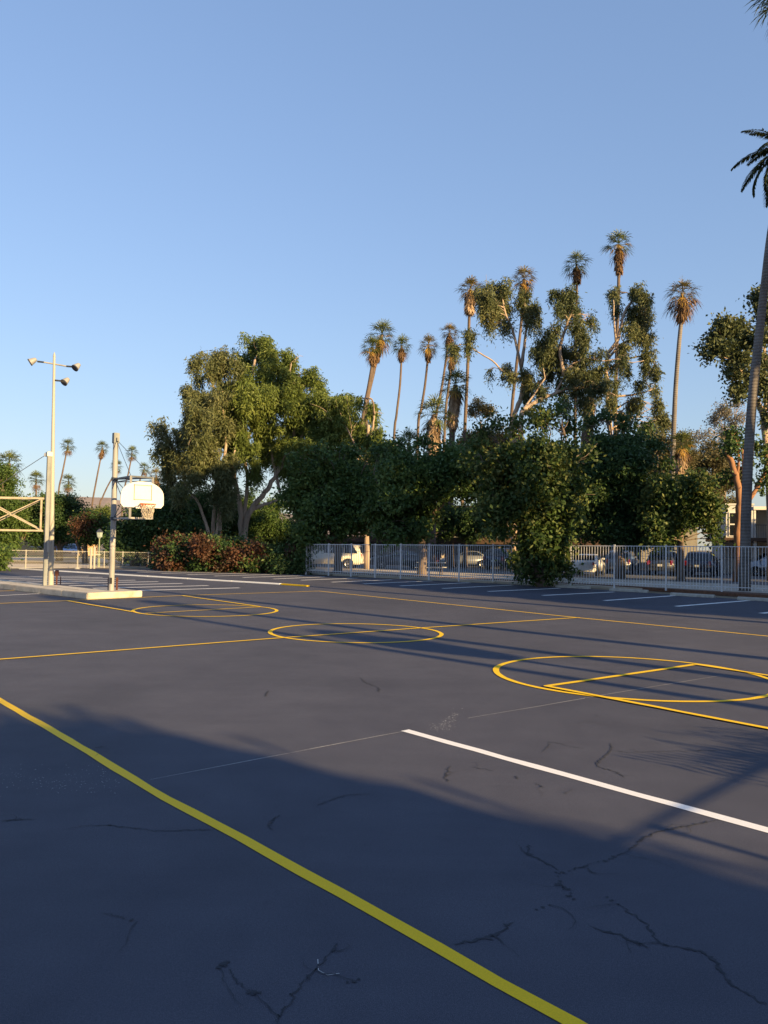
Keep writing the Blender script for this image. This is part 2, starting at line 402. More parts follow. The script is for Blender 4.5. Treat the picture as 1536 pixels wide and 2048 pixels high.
def skirt_quads(top, length, r0, r1, n, seed):
    """thatch of hanging dead leaves round a trunk, top is the centre of the crown"""
    g = np.random.default_rng(seed)
    t = g.random(n); az = g.random(n) * 2 * math.pi
    r = (r0 + (r1 - r0) * t) * (.55 + .5 * g.random(n)) * (1 + .25 * np.sin(3 * az + 5 * t))
    p = np.stack([np.cos(az) * r, np.sin(az) * r, -t * length], 1) + np.array(top)
    ln = (.35 + .5 * g.random(n)) * min(1.0, length)
    a = np.stack([np.cos(az) * .28, np.sin(az) * .28, np.full(n, -1.0)], 1) + g.normal(size=(n, 3)) * .17
    a /= np.linalg.norm(a, axis=1)[:, None]
    b = np.stack([-np.sin(az), np.cos(az), g.normal(size=n) * .2], 1)
    w = (.05 + .09 * g.random(n))[:, None]
    return np.stack([p - b * w * .3, p + a * ln[:, None] * .5 - b * w, p + a * ln[:, None], p + a * ln[:, None] * .5 + b * w], 1)

def fan_palm(label, Y, crown, r, trunk, w, skirt=None, seed=1, group=None, gold=0, full=1.0, leafmix=False, n=27, wide=False, bark='palm_bark', foot=None, cat='palm tree'):
    """crown: photo pixel of the crown's heart, r: its radius in px; trunk: px path downwards; w: trunk width px; skirt: (end y, half width px)"""
    Rm = px2m(r, Y) * 1.6; c = at(crown[0], crown[1], Y)
    path = [at(p[0], p[1], Y) for p in [(crown[0], crown[1] + r * .25)] + trunk]
    last = path[-1].copy()
    if foot is None:
        d = path[-1] - path[-2]; k = last[2] / max(1e-3, -d[2]); last = last + np.array([d[0] * min(k, 3) * .35, 0, 0])
    else: last[0] = foot
    last[2] = -.05; path.append(last)
    base = last.copy(); base[2] = 0
    t = thing('fan_palm', label, cat, base, group=group)
    sp = smooth_path(path[::-1], 6); wm = px2m(w, Y)
    rad = np.linspace(wm * .58, wm * .40, len(sp)); rad[0] *= 1.5; rad[1] *= 1.15
    mb = MB(); mb.tube(sp, rad, 12); mb.build('trunk', MT[bark], t, smooth=True)
    hub = c + np.array([0, 0, -.1 * Rm])
    q = fan_leaves(hub, Rm, n, 84, -48, seed, sagv=.8)
    quads_object('crown', q, MT['frond_mix' if leafmix else 'frond'], t)
    low = fan_leaves(hub + np.array([0, 0, -.28 * Rm]), Rm * (1.2 if wide else .85), (20 if wide else 7), -15 if wide else -40, -75, seed + 5, sagv=1.4)
    quads_object('dead_frond', low, MT['dead'], t)
    if gold:  # gold colour stands for low sun on the crown, beside real dead fronds
        g = np.random.default_rng(seed + 9)
        gq = fan_leaves(hub + np.array([-.15 * Rm, -.3 * Rm, -.15 * Rm]), Rm * .85, gold * 3, 10, -70, seed + 9, sagv=1.2)
        gq = gq[(gq[:, 2, 1] < hub[1])] if gold < 3 else gq
        quads_object('gold_lit_frond', gq, MT['gold'], t)
    if skirt:
        ly = at(crown[0], skirt[0], Y)[2]; L = hub[2] - ly; hw = px2m(skirt[1], Y) * (.62 if skirt[1] > 12.5 else .45)
        top = hub + np.array([0, 0, -.2 * Rm])
        nn = int(240 + 700 * L * hw)
        sq = skirt_quads(top, L * .85, hw * .8, hw * .75, nn, seed + 3)
        bx = np.interp(sq[:, 0, 2], [p[2] for p in sp], [p[0] for p in sp])          # follow the leaning trunk
        sq[:, :, 0] += (bx - top[0])[:, None]
        quads_object('thatch', sq, MT['thatch'] if skirt[1] > 12.5 else MT['dead'], t)
    return t
CC = [(-.535, 16.783, 1.776), (-4.728, 21.561, 1.881), (3.628, 11.703, 1.942)]    # centre and radius of the painted circles
SKY, SUN, SUNC, EXPO = .105, 4.35, (1.0, .69, .31), 1.5
# ------------------------------------------------------------------ the setting
def sheet_obj(name, pts, z, mat, kind='structure', parent=None):
    mb = MB(); mb.sheet([(p[0], p[1], z) for p in pts]); o = mb.build(name, mat, parent)
    return setp(o, kind=kind) if parent is None else o
ground = sheet_obj('ground', [(-6000, -3000), (6000, -3000), (6000, 9000), (-6000, 9000)], -.03, MT['earth'])
F0 = np.array([-4.56, 47.56, 0]); F1 = np.array([15.59, 32.47, 0])
EX = (F1 - F0) / np.linalg.norm(F1 - F0); NX = np.array([-EX[1], EX[0], 0])        # along the fence, away from the lot
def fp(s, m, z=0): return F0 + EX * s + NX * m + np.array([0, 0, z])
lot_edge = [gnd(*p) for p in ((1536, 1202), (1420, 1194), (1200, 1179), (1000, 1168), (800, 1158.5), (700, 1154), (500, 1145), (330, 1138), (200, 1137.2), (0, 1138.5))]
lot_pts = [fp(60, -1.2)] + lot_edge + [np.array([-60, 22, 0]), np.array([-60, -45, 0]), np.array([62, -45, 0])]
lot = sheet_obj('parking_lot', lot_pts[::-1], 0.0, MT['asphalt'])

def strip(name, pts, w, mat, z=.004, wob=.006, parent=lot, jit=.06, closed=False):
    pts = [np.array(p, float) for p in pts]; P = []
    for a, b in zip(pts[:-1], pts[1:]):
        n = max(1, int(np.linalg.norm(b - a) / .3)); P += [a + (b - a) * i / n for i in range(n)]
    P.append(pts[-1]); P = np.array(P); n = len(P)
    d = np.gradient(P, axis=0)
    if closed: d[0] = d[-1] = P[1] - P[-2]
    d /= np.linalg.norm(d, axis=1)[:, None]
    nr = np.stack([-d[:, 1], d[:, 0], np.zeros(n)], 1)
    w1 = np.cumsum(rng.normal(size=n)) * wob * .35; w1 -= np.linspace(w1[0], w1[-1], n)
    e1 = w / 2 * (1 + rng.normal(size=n) * jit); e2 = w / 2 * (1 + rng.normal(size=n) * jit)
    if closed: e1[-1] = e1[0]; e2[-1] = e2[0]
    A = P + nr * (w1 + e1)[:, None]; B = P + nr * (w1 - e2)[:, None]
    V = np.concatenate([A, B]); V[:, 2] = z
    mb = MB(); mb.add(V, [(i + n, i + 1 + n, i + 1, i) for i in range(n - 1)])
    return mb.build(name, mat, parent)
LW = .088
def circle(name, c, r, z):
    a = np.linspace(0, 2 * math.pi, 61); strip(name, [(c[0] + r * math.cos(t), c[1] + r * math.sin(t), 0) for t in a], LW, MT['yellow'], z, .004, closed=True)
def ext(a, b, k): a, b = np.array(a), np.array(b); return b + (b - a) / np.linalg.norm(b - a) * k
G = gnd
circle('centre_circle_marking', CC[0][:2], CC[0][2], .008)
circle('key_circle_marking', CC[1][:2], CC[1][2], .008)
circle('key_circle_marking', CC[2][:2], CC[2][2], .008)
corner = G(640, 1182.5); half_r = G(1158, 1235.7)
strip('sideline_marking', [corner, G(960, 1215), half_r, G(1536, 1272.4), ext(G(1158, 1235.7), G(1536, 1272.4), 9)], LW, MT['yellow'], .004)
strip('sideline_marking', [ext(G(340, 1595), G(0, 1395), 14), G(0, 1395), G(340, 1595), G(550, 1707.5), G(768, 1832), G(1148, 2048), ext(G(768, 1832), G(1148, 2048), 6)], .082, MT['yellow'], .004, .012)
strip('halfway_marking', [half_r, G(1020, 1244.7), G(835, 1257), G(541.7, 1278), G(0, 1319.6), ext(G(541, 1278), G(0, 1319.6), 3)], LW * .9, MT['yellow'], .012)
strip('baseline_marking', [corner, G(362, 1191.7), G(133, 1202), G(0, 1207.5), ext(G(133, 1202), G(0, 1207.5), 4)], LW, MT['yellow'], .012)
strip('lane_marking', [G(133, 1202), G(267, 1224.6)], LW, MT['yellow'], .016)
strip('lane_marking', [G(362.5, 1191.7), G(521, 1214)], LW, MT['yellow'], .016)
strip('free_throw_marking', [G(291, 1227.3), G(521, 1214.5)], LW * .8, MT['yellow'], .012)
strip('free_throw_marking', [G(1091, 1373.7), G(1390, 1330)], LW, MT['yellow'], .012)
strip('lane_marking', [G(1091, 1373.7), G(1536, 1459), ext(G(1091, 1373.7), G(1536, 1459), 3)], LW, MT['yellow'], .016)
strip('lane_marking', [G(1390, 1330), G(1536, 1352.5), ext(G(1390, 1330), G(1536, 1352.5), 3.5)], LW, MT['yellow'], .016)
strip('bay_line_marking', [G(810, 1461), G(1536, 1660), ext(G(810, 1461), G(1536, 1660), 2)], .105, MT['white'], .004, .01)
kb = thing('painted_kerb', 'long low white painted kerb with a yellow end between the parking aisles', 'kerb', G(562.5, 1169.6))
for nm_, a_, b_, m_ in (('white_length', G(40, 1138.6), G(562.5, 1169.6), 'white'), ('yellow_end', G(564, 1169.7), G(617, 1173.4), 'yellow')):
    mb = MB(); L_ = np.linalg.norm(b_ - a_); k_ = max(1, int(L_ / 3))
    for j in range(k_):
        p0, p1 = a_ + (b_ - a_) * (j / k_ + .004 / L_), a_ + (b_ - a_) * ((j + 1) / k_ - .004 / L_); mb.bar(p0 + np.array([0, 0, .03]), p1 + np.array([0, 0, .03]), .18, .065)
    mb.build(nm_, MT[m_], kb, bevel=.012)
SR = [((1522.7, 1226.8), None), ((1352.4, 1212.8), (1495.5, 1201.3)), ((1209, 1201.3), (1352, 1191.2)), ((1085.5, 1191), (1228.5, 1184)), ((976, 1183), (1120, 1176.6)),
      ((885, 1177), (1025, 1170.2)), ((800.4, 1171.9), (940, 1165.4)), ((728, 1167.6), (864, 1161.8)), ((663.7, 1164.4), (784, 1159.5)), ((602, 1160.5), (715, 1156.3)), ((546.5, 1158), (650, 1153.8))]
for a, b in SR:
    a = G(*a); b = a + np.array([.74, .68, 0]) * 5.3 if b is None else G(*b)
    strip('bay_line_marking', [a, b], .20, MT['white'], .004)
a0 = G(546.5, 1158)
for k in range(1, 7):
    a = a0 + np.array([-1.75, 1.15, 0]) * k; strip('bay_line_marking', [a, a + np.array([.6, .8, 0]) * 4.6], .22, MT['white'], .004)
for p in ((479, 1175.8), (416.7, 1171.3), (364.6, 1167), (316.7, 1163.3), (271, 1160.4), (235, 1157.3), (205, 1154.7), (178, 1152.3)):
    a = G(*p); strip('bay_line_marking', [a, a - np.array([.75, .66, 0]) * 4.9], .22, MT['white'], .004)
strip('bay_line_marking', [G(102, 1186), G(-40, 1193.5)], .10, MT['white'], .004)
strip('bay_line_marking', [G(55, 1180), G(-40, 1184)], .09, MT['yellow'], .004)
strip('chalk_line_marking', [G(300, 1560), G(810, 1462.5)], .007, MT['chalk'], .004, .003, jit=.5)
strip('chalk_line_marking', [G(935, 1437), G(1170, 1397)], .007, MT['chalk'], .004, .003, jit=.5)
strip('chalk_line_marking', [G(1160, 1398), G(1450, 1350)], .006, MT['chalk'], .0045, .003, jit=.5)
strip('chalk_scuff_marking', [G(635, 1920), G(637, 1942), G(655, 1952), G(679, 1948)], .0032, MT['chalk'], .004, .002, jit=.5)
def zl(L, X0): return [(X0 + x / 2, 1380 + y / 2) for x, y in L]
CR = [(.012, 768, [(1340, 520), (1215, 545), (1100, 565), (1030, 600), (985, 640), (930, 665)]), (.034, 768, [(945, 655), (900, 680), (830, 695)]), (.012, 768, [(830, 695), (750, 720)]),
      (.045, 768, [(745, 725), (700, 735), (690, 755), (730, 800), (758, 838)]), (.03, 768, [(658, 862), (610, 880)]), (.016, 768, [(515, 925), (455, 978), (385, 998), (280, 1020)]), (.028, 768, [(455, 978), (385, 998)]),
      (.032, 768, [(890, 830), (938, 858)]), (.010, 768, [(938, 858), (985, 890), (1060, 950), (1095, 1012)]), (.014, 768, [(825, 945), (870, 965), (940, 980), (1050, 1030)]), (.024, 768, [(980, 995), (1052, 1030)]),
      (.013, 768, [(1090, 1015), (1200, 1035), (1270, 1045), (1330, 1090), (1360, 1150), (1420, 1200), (1530, 1260)]), (.010, 768, [(580, 620), (570, 655), (640, 690), (700, 722)]), (.012, 768, [(560, 655), (600, 660)]),
      (.014, 768, [(908, 212), (910, 240), (850, 295), (858, 308), (930, 330), (965, 352)]), (.007, 768, [(910, 243), (985, 250)]), (.008, 768, [(662, 205), (655, 230), (632, 248)]), (.007, 768, [(662, 207), (740, 225), (800, 235)]),
      (.010, 768, [(265, 305), (248, 340), (252, 368)]), (.008, 768, [(350, 308), (440, 325)]), (.014, 768, [(530, 345), (535, 357)]), (.006, 768, [(605, 372), (642, 392)]), (.014, 768, [(722, 412), (732, 416)]),
      (.010, 0, [(1480, 418), (1390, 420), (1350, 433), (1270, 462)]), (.014, 0, [(1120, 500), (1070, 545), (1092, 562)]), (.022, 0, [(498, 918), (548, 930)]), (.006, 0, [(415, 893), (500, 918)]),
      (.045, 0, [(912, 1088), (870, 1112)]), (.04, 0, [(990, 1212), (1038, 1212)]), (.028, 0, [(1435, 1160), (1390, 1170)]), (.012, 0, [(1350, 1020), (1325, 1052)]), (.006, 0, [(915, 1115), (950, 1175), (1000, 1210)]),
      (.012, 0, [(0, 525), (60, 520), (145, 518)]), (.008, 0, [(260, 560), (330, 545), (425, 540), (620, 565), (860, 560)]), (.008, 0, [(1325, 1052), (1200, 1190), (1100, 1330)]), (.02, 0, [(800, 425), (835, 415)]), (.014, 0, [(380, 232), (425, 226)]),
      (.012, 768, [(-96, -50), (-76, -30), (-30, -12)]), (.018, 768, [(-24, -12), (-20, 8)]), (.014, 0, [(1070, 4), (1060, 28)]),
      (.02, 768, [(775, 132), (780, 134)]), (.016, 768, [(850, 102), (858, 106)]), (.014, 768, [(800, 123), (806, 126)]), (.02, 768, [(1405, 8), (1412, 12)]), (.006, 768, [(990, 250), (1200, 245), (1410, 240)])]
BR = []
for k, (w, X0, L) in enumerate(CR):
    P = [G(*p) for p in zl(L, X0)]; Q = []
    for a, b in zip(P[:-1], P[1:]):
        n = max(2, int(np.linalg.norm(b - a) / (.014 if w < .02 else .03))); q = [a + (b - a) * i / n for i in range(n)]
        L_ = np.linalg.norm(b - a); Q += [p + np.append(rng.normal(size=2) * min(.009, L_ * .05), 0) for p in q]
    Q.append(P[-1]); Q = np.array(Q); n = len(Q)
    d = np.gradient(Q, axis=0); d /= np.linalg.norm(d, axis=1)[:, None] + 1e-9; nr = np.stack([-d[:, 1], d[:, 0], d[:, 2] * 0], 1)
    tp = np.sin(np.linspace(.1, math.pi - .1, n)) ** .5
    e = w * .42 * tp * np.exp(rng.normal(size=n) * .65); e2 = w * .42 * tp * np.exp(rng.normal(size=n) * .65)
    V = np.concatenate([Q + nr * e[:, None], Q - nr * e2[:, None]]); V[:, 2] = .003 + .00003 * k
    mb = MB()
    if w < .02: mb.add(V, [(i + n, i + 1 + n, i + 1, i) for i in range(n - 1)])
    else:                                                    # wide spots: ragged, broken filler
        for j in range(int(18 + 1150 * w * np.linalg.norm(P[-1] - P[0]) ** .8)):
            i = rng.integers(0, n); c = Q[i] + nr[i] * rng.normal() * w * .26 * tp[i]; m = 7; rr = w * rng.uniform(.10, .34) * (.4 + .6 * tp[i]); a_ = np.sort(rng.random(m)) * 6.283
            st = d[i]; V = [c + st * math.cos(t) * rr * 1.5 * rng.uniform(.6, 1.2) + nr[i] * math.sin(t) * rr * rng.uniform(.6, 1.2) for t in a_]
            for v in V: v[2] = .003 + .00003 * k + j * 4e-6
            mb.add(V, [tuple(range(m))])
    mb.build('crack', MT['crack'], lot)
    BR.append((Q, nr, w))
mb = MB(); kk = 0                                           # hairline branches that run off the main cracks
for Q, nr, w in BR:
    L_ = np.linalg.norm(Q[-1] - Q[0])
    for _ in range(int(rng.random() < .5) + int(L_ * 1.0)):
        i = rng.integers(0, len(Q)); d = nr[i] * rng.choice([-1, 1]) + np.append(rng.normal(size=2) * .6, 0); d /= np.linalg.norm(d); m = int(4 + rng.integers(0, 9)); c = Q[i].copy(); P = [c.copy()]
        for _ in range(m): d = d + np.append(rng.normal(size=2) * .35, 0); d /= np.linalg.norm(d); c = c + d * .032; P.append(c.copy())
        P = np.array(P); t_ = np.gradient(P, axis=0); t_ /= np.linalg.norm(t_, axis=1)[:, None]; q_ = np.stack([-t_[:, 1], t_[:, 0], t_[:, 2] * 0], 1); ww = .0022 * np.linspace(1, .3, len(P)) * np.exp(rng.normal(size=len(P)) * .4)
        V = np.concatenate([P + q_ * ww[:, None], P - q_ * ww[:, None]]); V[:, 2] = .0055 + kk * 1e-6; kk += 1; n_ = len(P); mb.add(V, [(j + n_, j + 1 + n_, j + 1, j) for j in range(n_ - 1)])
mb.build('hairline_cracks', MT['crack'], lot)
sp = MB()                                                   # pale scuffed chalk by the end of the white line
for k in range(260):
    u = rng.random(); px = 912 - 38 * u + rng.normal() * (5 + 9 * u); py = 1424 + 34 * u ** .6 + rng.normal() * 5
    c = G(px, py); a = rng.random() * 6.28; L_ = .0025 + .0075 * rng.random() ** 3
    sp.add([(c[0] + L_ * math.cos(a + i * 2.1) * (1.6 if i == 0 else 1), c[1] + L_ * math.sin(a + i * 2.1), .0035 + k * 2e-6) for i in range(3)], [(0, 1, 2)])
for k in range(160):
    c = G(rng.uniform(0, 250) , 1560 + rng.normal() * 14); a = rng.random() * 6.28; L_ = .003 + .004 * rng.random()
    sp.add([(c[0] + L_ * math.cos(a + i * 2.1), c[1] + L_ * math.sin(a + i * 2.1), .0035 + k * 2e-6) for i in range(3)], [(0, 1, 2)])
sp.build('chalk_scuff_marking', MT['chalk'], lot)

# planter strip, sidewalk and street beyond the fence
pl = MB()
inner = [G(p[0], p[1] - 2.5) for p in ((1536, 1199), (1420, 1191.5), (1200, 1177), (1000, 1166.5), (800, 1157.5), (700, 1153), (500, 1143.5), (330, 1136.5))]
inner = [inner[0] + EX * 40] + inner
outer = [fp(float((p - F0) @ EX), .55) for p in inner]
for a, b, c, d in zip(inner[:-1], inner[1:], outer[1:], outer[:-1]):
    if (np.array(d) - np.array(a)) @ NX < .25: d = np.array(a) + NX * .5
    if (np.array(c) - np.array(b)) @ NX < .25: c = np.array(b) + NX * .5
    pl.prism([a[:2], d[:2], c[:2], b[:2]][::-1], -.02, .12)
setp(pl.build('planter_bed', MT['mulch'], None), kind='structure')
walk = MB(); walk.prism([p[:2] for p in (fp(-16, .6), fp(75, .6), fp(75, 9.6), fp(-16, 9.6))], -.02, .09)
setp(walk.build('sidewalk', MT['sidewalk'], None), kind='structure')
sheet_obj('street', [fp(-16, 9.6), fp(75, 9.6), fp(75, 34), fp(-16, 34)], .0, MT['street'])
sheet_obj('street', [(-90, 59), (-12, 66), (-14, 80), (-90, 76)], -.004, MT['sidewalk'])
sheet_obj('path', [gnd(-60, 1137), gnd(330, 1134.5), gnd(330, 1128), gnd(-60, 1127)], -.012, MT['sidewalk'])
sheet_obj('lawn', [(-120, 80), (60, 80), (60, 140), (-120, 140)], -.010, MT['lawn'])
hb = MB()                                                   # low far hills on the left
xs = np.linspace(-2600, 200, 60); top = 118 + 22 * np.sin(xs * .004) + 10 * np.sin(xs * .013 + 1) + rng.normal(size=60) * 2
for k in range(59):
    hb.add([(xs[k], 2300, -1), (xs[k + 1], 2300, -1), (xs[k + 1], 2600, top[k + 1]), (xs[k], 2600, top[k])], [(0, 1, 2, 3)])
    hb.add([(xs[k], 2600, top[k]), (xs[k + 1], 2600, top[k + 1]), (xs[k + 1], 3200, -1), (xs[k], 3200, -1)], [(0, 1, 2, 3)])
setp(hb.build('hills', MT['hill'], None, smooth=True), kind='structure')

# ------------------------------------------------------------------ concrete island on the left
isl = thing('concrete_island', 'long pale concrete island with a wider end block carrying the hoop pole', 'concrete island', (*gnd(120, 1185)[:2], 0))
def gp(p): return gnd(*p, .2)[:2]
A, B = gp((174, 1186)), gp((285, 1181.6)); u = (A - gp((0, 1166.7))); u /= np.linalg.norm(u)
bk = gp((233, 1176.5)); bk2 = A - u * np.linalg.norm(bk - B)
mb = MB(); mb.prism([A, B, bk, bk2], 0, .2); mb.build('end_block', MT['concrete'], isl, bevel=.02)
v = (B - A) / np.linalg.norm(B - A); s0 = A - u * (np.linalg.norm(bk - B) + .012)
for i, (o0, wd) in enumerate(((0, .62), (.66, .62))):
    p = s0 + v * o0 - v * 0; mb = MB(); mb.prism([p, p + v * wd, p + v * wd - u * 22, p - u * 22], 0, .19); mb.build('kerb_beam', MT['concrete'], isl, bevel=.02)
# ------------------------------------------------------------------ poles, hoop and lights
def pole_lathe(mb, p, r0, r1, z0, z1, n=18): mb.lathe([(r0, z0), (r1, z1)], (p[0], p[1], 0), n)
CX = np.array([.643, -.766, 0]); CY = np.array([.766, .643, 0]); UP = np.array([0, 0, 1.])
HP = np.append(gp((222.5, 1181)), 0)
hoop = thing('basketball_hoop', 'white fan shaped basketball backboard on a grey steel pole at the island end', 'basketball hoop', HP + UP * .2)
zt = at(227, 866, HP[1])[2]
mb = MB(); pole_lathe(mb, HP, .088, .085, .2, zt); mb.build('pole', MT['greypaint'], hoop, smooth=False)
mb = MB(); mb.box(HP + UP * (zt - .17) , (.19, .18, .34), R(40)); mb.box(HP + UP * (zt - .22) + CX * .12, (.06, .1, .12), R(40)); mb.build('pole_cap', MT['dullgalv'], hoop, bevel=.01)
mb = MB(); mb.box(HP + np.array([.005, -.083, .52]), (.075, .02, .2)); mb.build('hand_hole', MT['black'], hoop)
BC = HP + CX * 2.25
BW, BZ0, BZ1 = 1.37, at(284, 1017.5, BC[1])[2], at(284, 963, BC[1])[2]
bz = BZ1 - BZ0
fan = [(-.30, 0), (.30, 0), (.36, .03)]; 
out = [(-.19, 0.0), (.19, 0.0), (.235, .035), (.60, .035), (.685, .14), (.685, .36)]
for k in range(1, 14):
    a = k / 14 * math.pi; out.append((.685 * math.cos(a), .36 + (bz - .36) * math.sin(a) ** .85))
out += [(-.685, .36), (-.685, .14), (-.60, .035), (-.235, .035)]
def bp(x, z, d): return BC + CY * x + UP * (BZ0 + z) + CX * d
mb = MB(); n = len(out)
V = [bp(x, z, -.02) for x, z in out] + [bp(x, z, .02) for x, z in out]
mb.add(V, [tuple(range(n)), tuple(range(n, 2 * n))[::-1]] + [(i, n + i, n + (i + 1) % n, (i + 1) % n) for i in range(n)])
bb = mb.build('backboard', MT['board'], hoop)
mb = MB()
for a, b in (((-.29, .28), (.29, .28)), ((-.29, .72), (.29, .72))): mb.bar(bp(*a, .024), bp(*b, .024), .05, .006, up=UP)
for a, b in (((-.275, .2625), (-.275, .7375)), ((.275, .2625), (.275, .7375))): mb.bar(bp(*a, .0235), bp(*b, .0235), .05, .006, up=CY)
s_ = bz / .98
mb.build('target_square', MT['orange'], bb)
RC = bp(0, .13, .40); RR = .2286
mb = MB(); a = np.linspace(0, 2 * math.pi, 33); mb.tube([RC + RR * (math.cos(t) * CX + math.sin(t) * CY) for t in a], .013, 8)
mb.bar(bp(-.09, .13, .02), RC - CX * RR * .8 - CY * .13, .02); mb.bar(bp(.09, .13, .02), RC - CX * RR * .8 + CY * .13, .02)
mb.box(bp(0, .1, .03), (.16, .02, .14), math.atan2(CY[1], CY[0])); rim = mb.build('rim', MT['orange'], hoop)
mb = MB(); N = 12
for k in range(N):
    for sg in (1, -1):
        pts = []
        for j in range(9):
            tt = j / 8; ang = (k + sg * tt * 2.0) * 2 * math.pi / N; rr = RR * (1 - .42 * min(1, tt * 1.25)) + .02 * math.sin(tt * 9 + k)
            pts.append(RC + rr * (math.cos(ang) * CX + math.sin(ang) * CY) - UP * (.01 + .42 * tt))
        mb.tube(pts, .009, 5)
mb.build('net', MT['net'], rim)
zA = at(261, 953.5, BC[1])[2]; zB = at(261, 1036, BC[1])[2]; pzA = at(226, 958, HP[1])[2]; pzB = at(226, 1037, HP[1])[2]
mb = MB()
Lm = [BC - CX * .06 + CY * s * .35 for s in (-1, 1)]
for m in Lm: mb.bar(m + UP * (zB - .02), m + UP * (zA + .02), .055)
mb.build('upright', MT['greypaint'], hoop)
mb = MB()
for m in Lm:
    mb.bar(HP + UP * pzA, m + UP * zA, .05); mb.bar(HP + UP * (pzA - .1), m + UP * (zA - .1), .025)
mb.bar(Lm[0] + UP * zA, Lm[1] + UP * zA, .05); mb.build('upper_arm', MT['darksteel'], hoop)
mb = MB()
for m in Lm: mb.bar(HP + UP * pzB, m + UP * zB, .05)
mb.bar(Lm[0] + UP * zB, Lm[1] + UP * zB, .05); mb.build('lower_arm', MT['greypaint'], hoop)
mb = MB()
for m in Lm:
    mb.tube([HP + UP * (zt - .2), m + UP * zA], .009, 5); mb.tube([HP + UP * pzA, m + UP * zB], .012, 5); mb.tube([HP + UP * pzB, m + UP * (zA - .2)], .012, 5)
mb.build('brace_cable', MT['darksteel'], hoop)
for z_ in (pzA, pzB):
    mb = MB(); mb.lathe([(.105, z_ - .06), (.105, z_ + .05)], HP, 18); mb.build('clamp', MT['darksteel'], hoop)
mb = MB(); z1 = at(224, 1075, HP[1])[2]
for zz, c_, r_ in ((z1 - .1, 0, .0885), (z1 - .26, 1, .0887), (z1 - .33, 2, .089)):
    a = np.linspace(R(190), R(350), 9); hh = .11
    V = [HP + np.array([.091 * math.cos(t), .091 * math.sin(t), zz - hh / 2 + .01 * math.sin(5 * t)]) for t in a] + [HP + np.array([.091 * math.cos(t), .091 * math.sin(t), zz + hh / 2 + .012 * math.cos(7 * t)]) for t in a]
    mb.add(V, [(i, i + 1, i + 10, i + 9) for i in range(8)])
mb.build('torn_sticker', M_('torn_sticker', (.34, .33, .33), .7, .7, 24, dark=(.03, .03, .035)), hoop)
# two small rusty bollards beside the hoop pole
for s, lab in ((-1, 'short rusty red post on the left of the hoop pole foot'), (1, 'short rusty red post on the right of the hoop pole foot')):
    p = HP + np.array([s * .135 - .04, .25, 0]); mb = MB(); mb.bar(p, p + UP * .62, .07, .05); mb.bar(p + UP * .50, p + UP * .57, .09, .07)
    setp(mb.build('short_post', MT['rustred'], None, bevel=.008), lab, 'post', 'rusty posts by the hoop pole')

# left pole with X-braced frame
LP = np.append(gp((89.5, 1170.5)), 0); zt2 = at(91.5, 903, LP[1])[2]
xf = thing('braced_hoop_support', 'pale square pole carrying a rusty X braced frame beside the lamp post', 'hoop support', LP + UP * .19)
mb = MB(); mb.bar(LP + UP * .19, LP + UP * zt2, .13, .13, up=(.8, .6, 0)); mb.build('pole', MT['dullgalv'], xf, bevel=.012)
mb = MB(); mb.box(LP + UP * (zt2 - .1), (.2, .2, .16), R(40)); mb.box(LP + UP * (zt2 - .12) + np.array([-.12, 0, 0]), (.1, .08, .12)); mb.build('pole_cap', MT['galv'], xf, bevel=.01)
AD = np.array([-1.0, -.02, 0]); zu, zl_ = at(60, 996.5, LP[1])[2], at(60, 1061, LP[1])[2]; AL = 2.35
mb = MB(); frs = []
for sd in (-.2, .2):
    o = np.array([0, sd, 0])
    a0_, a1_ = LP + AD * .1 + o * .4, LP + AD * AL + o
    if sd < 0:
        mb.bar(a0_ + UP * zu, a1_ + UP * zu, .06); mb.bar(a0_ + UP * zl_, a1_ + UP * zl_, .06)
        mb.bar(a0_ + AD * .08 + UP * zl_, a0_ + AD * .08 + UP * zu, .05); mb.bar(a1_ + UP * zl_, a1_ + UP * zu, .05)
    else:
        mb.bar(a0_ + UP * (zu - .01), a1_ + UP * (zu - .01), .05); mb.bar(a0_ + UP * (zl_ - .01), a1_ + UP * (zl_ - .01), .05)
    mb.bar(a0_ + AD * .1 + UP * (zl_ + .03), a1_ + UP * (zu - .03), .035); mb.bar(a0_ + AD * .1 + UP * (zu - .03), a1_ + UP * (zl_ + .03), .035)
mb.build('braced_frame', MT['rust'], xf)
mb = MB(); mb.tube([LP + UP * (zt2 - .12) + AD * .12, LP + AD * AL + UP * (zu + .02)], .011, 6); mb.build('brace_cable', MT['darksteel'], xf)
BO = LP + AD * (AL + .05)
mb = MB(); V = []
o2 = [(x, z) for x, z in out]
for dx in (0, -.04): V += [BO + np.array([dx, x, zl_ + .12 + z]) for x, z in o2]
mb.add(V, [tuple(range(n)), tuple(range(n, 2 * n))[::-1]] + [(i, n + i, n + (i + 1) % n, (i + 1) % n) for i in range(n)])
mb.build('backboard', MT['board'], xf)
mb = MB(); bx = LP + np.array([.1, -.02, 0]); mb.box(bx + UP * at(96, 1093, LP[1])[2], (.10, .12, .42)); mb.build('switch_box', MT['palepaint'], xf, bevel=.02)

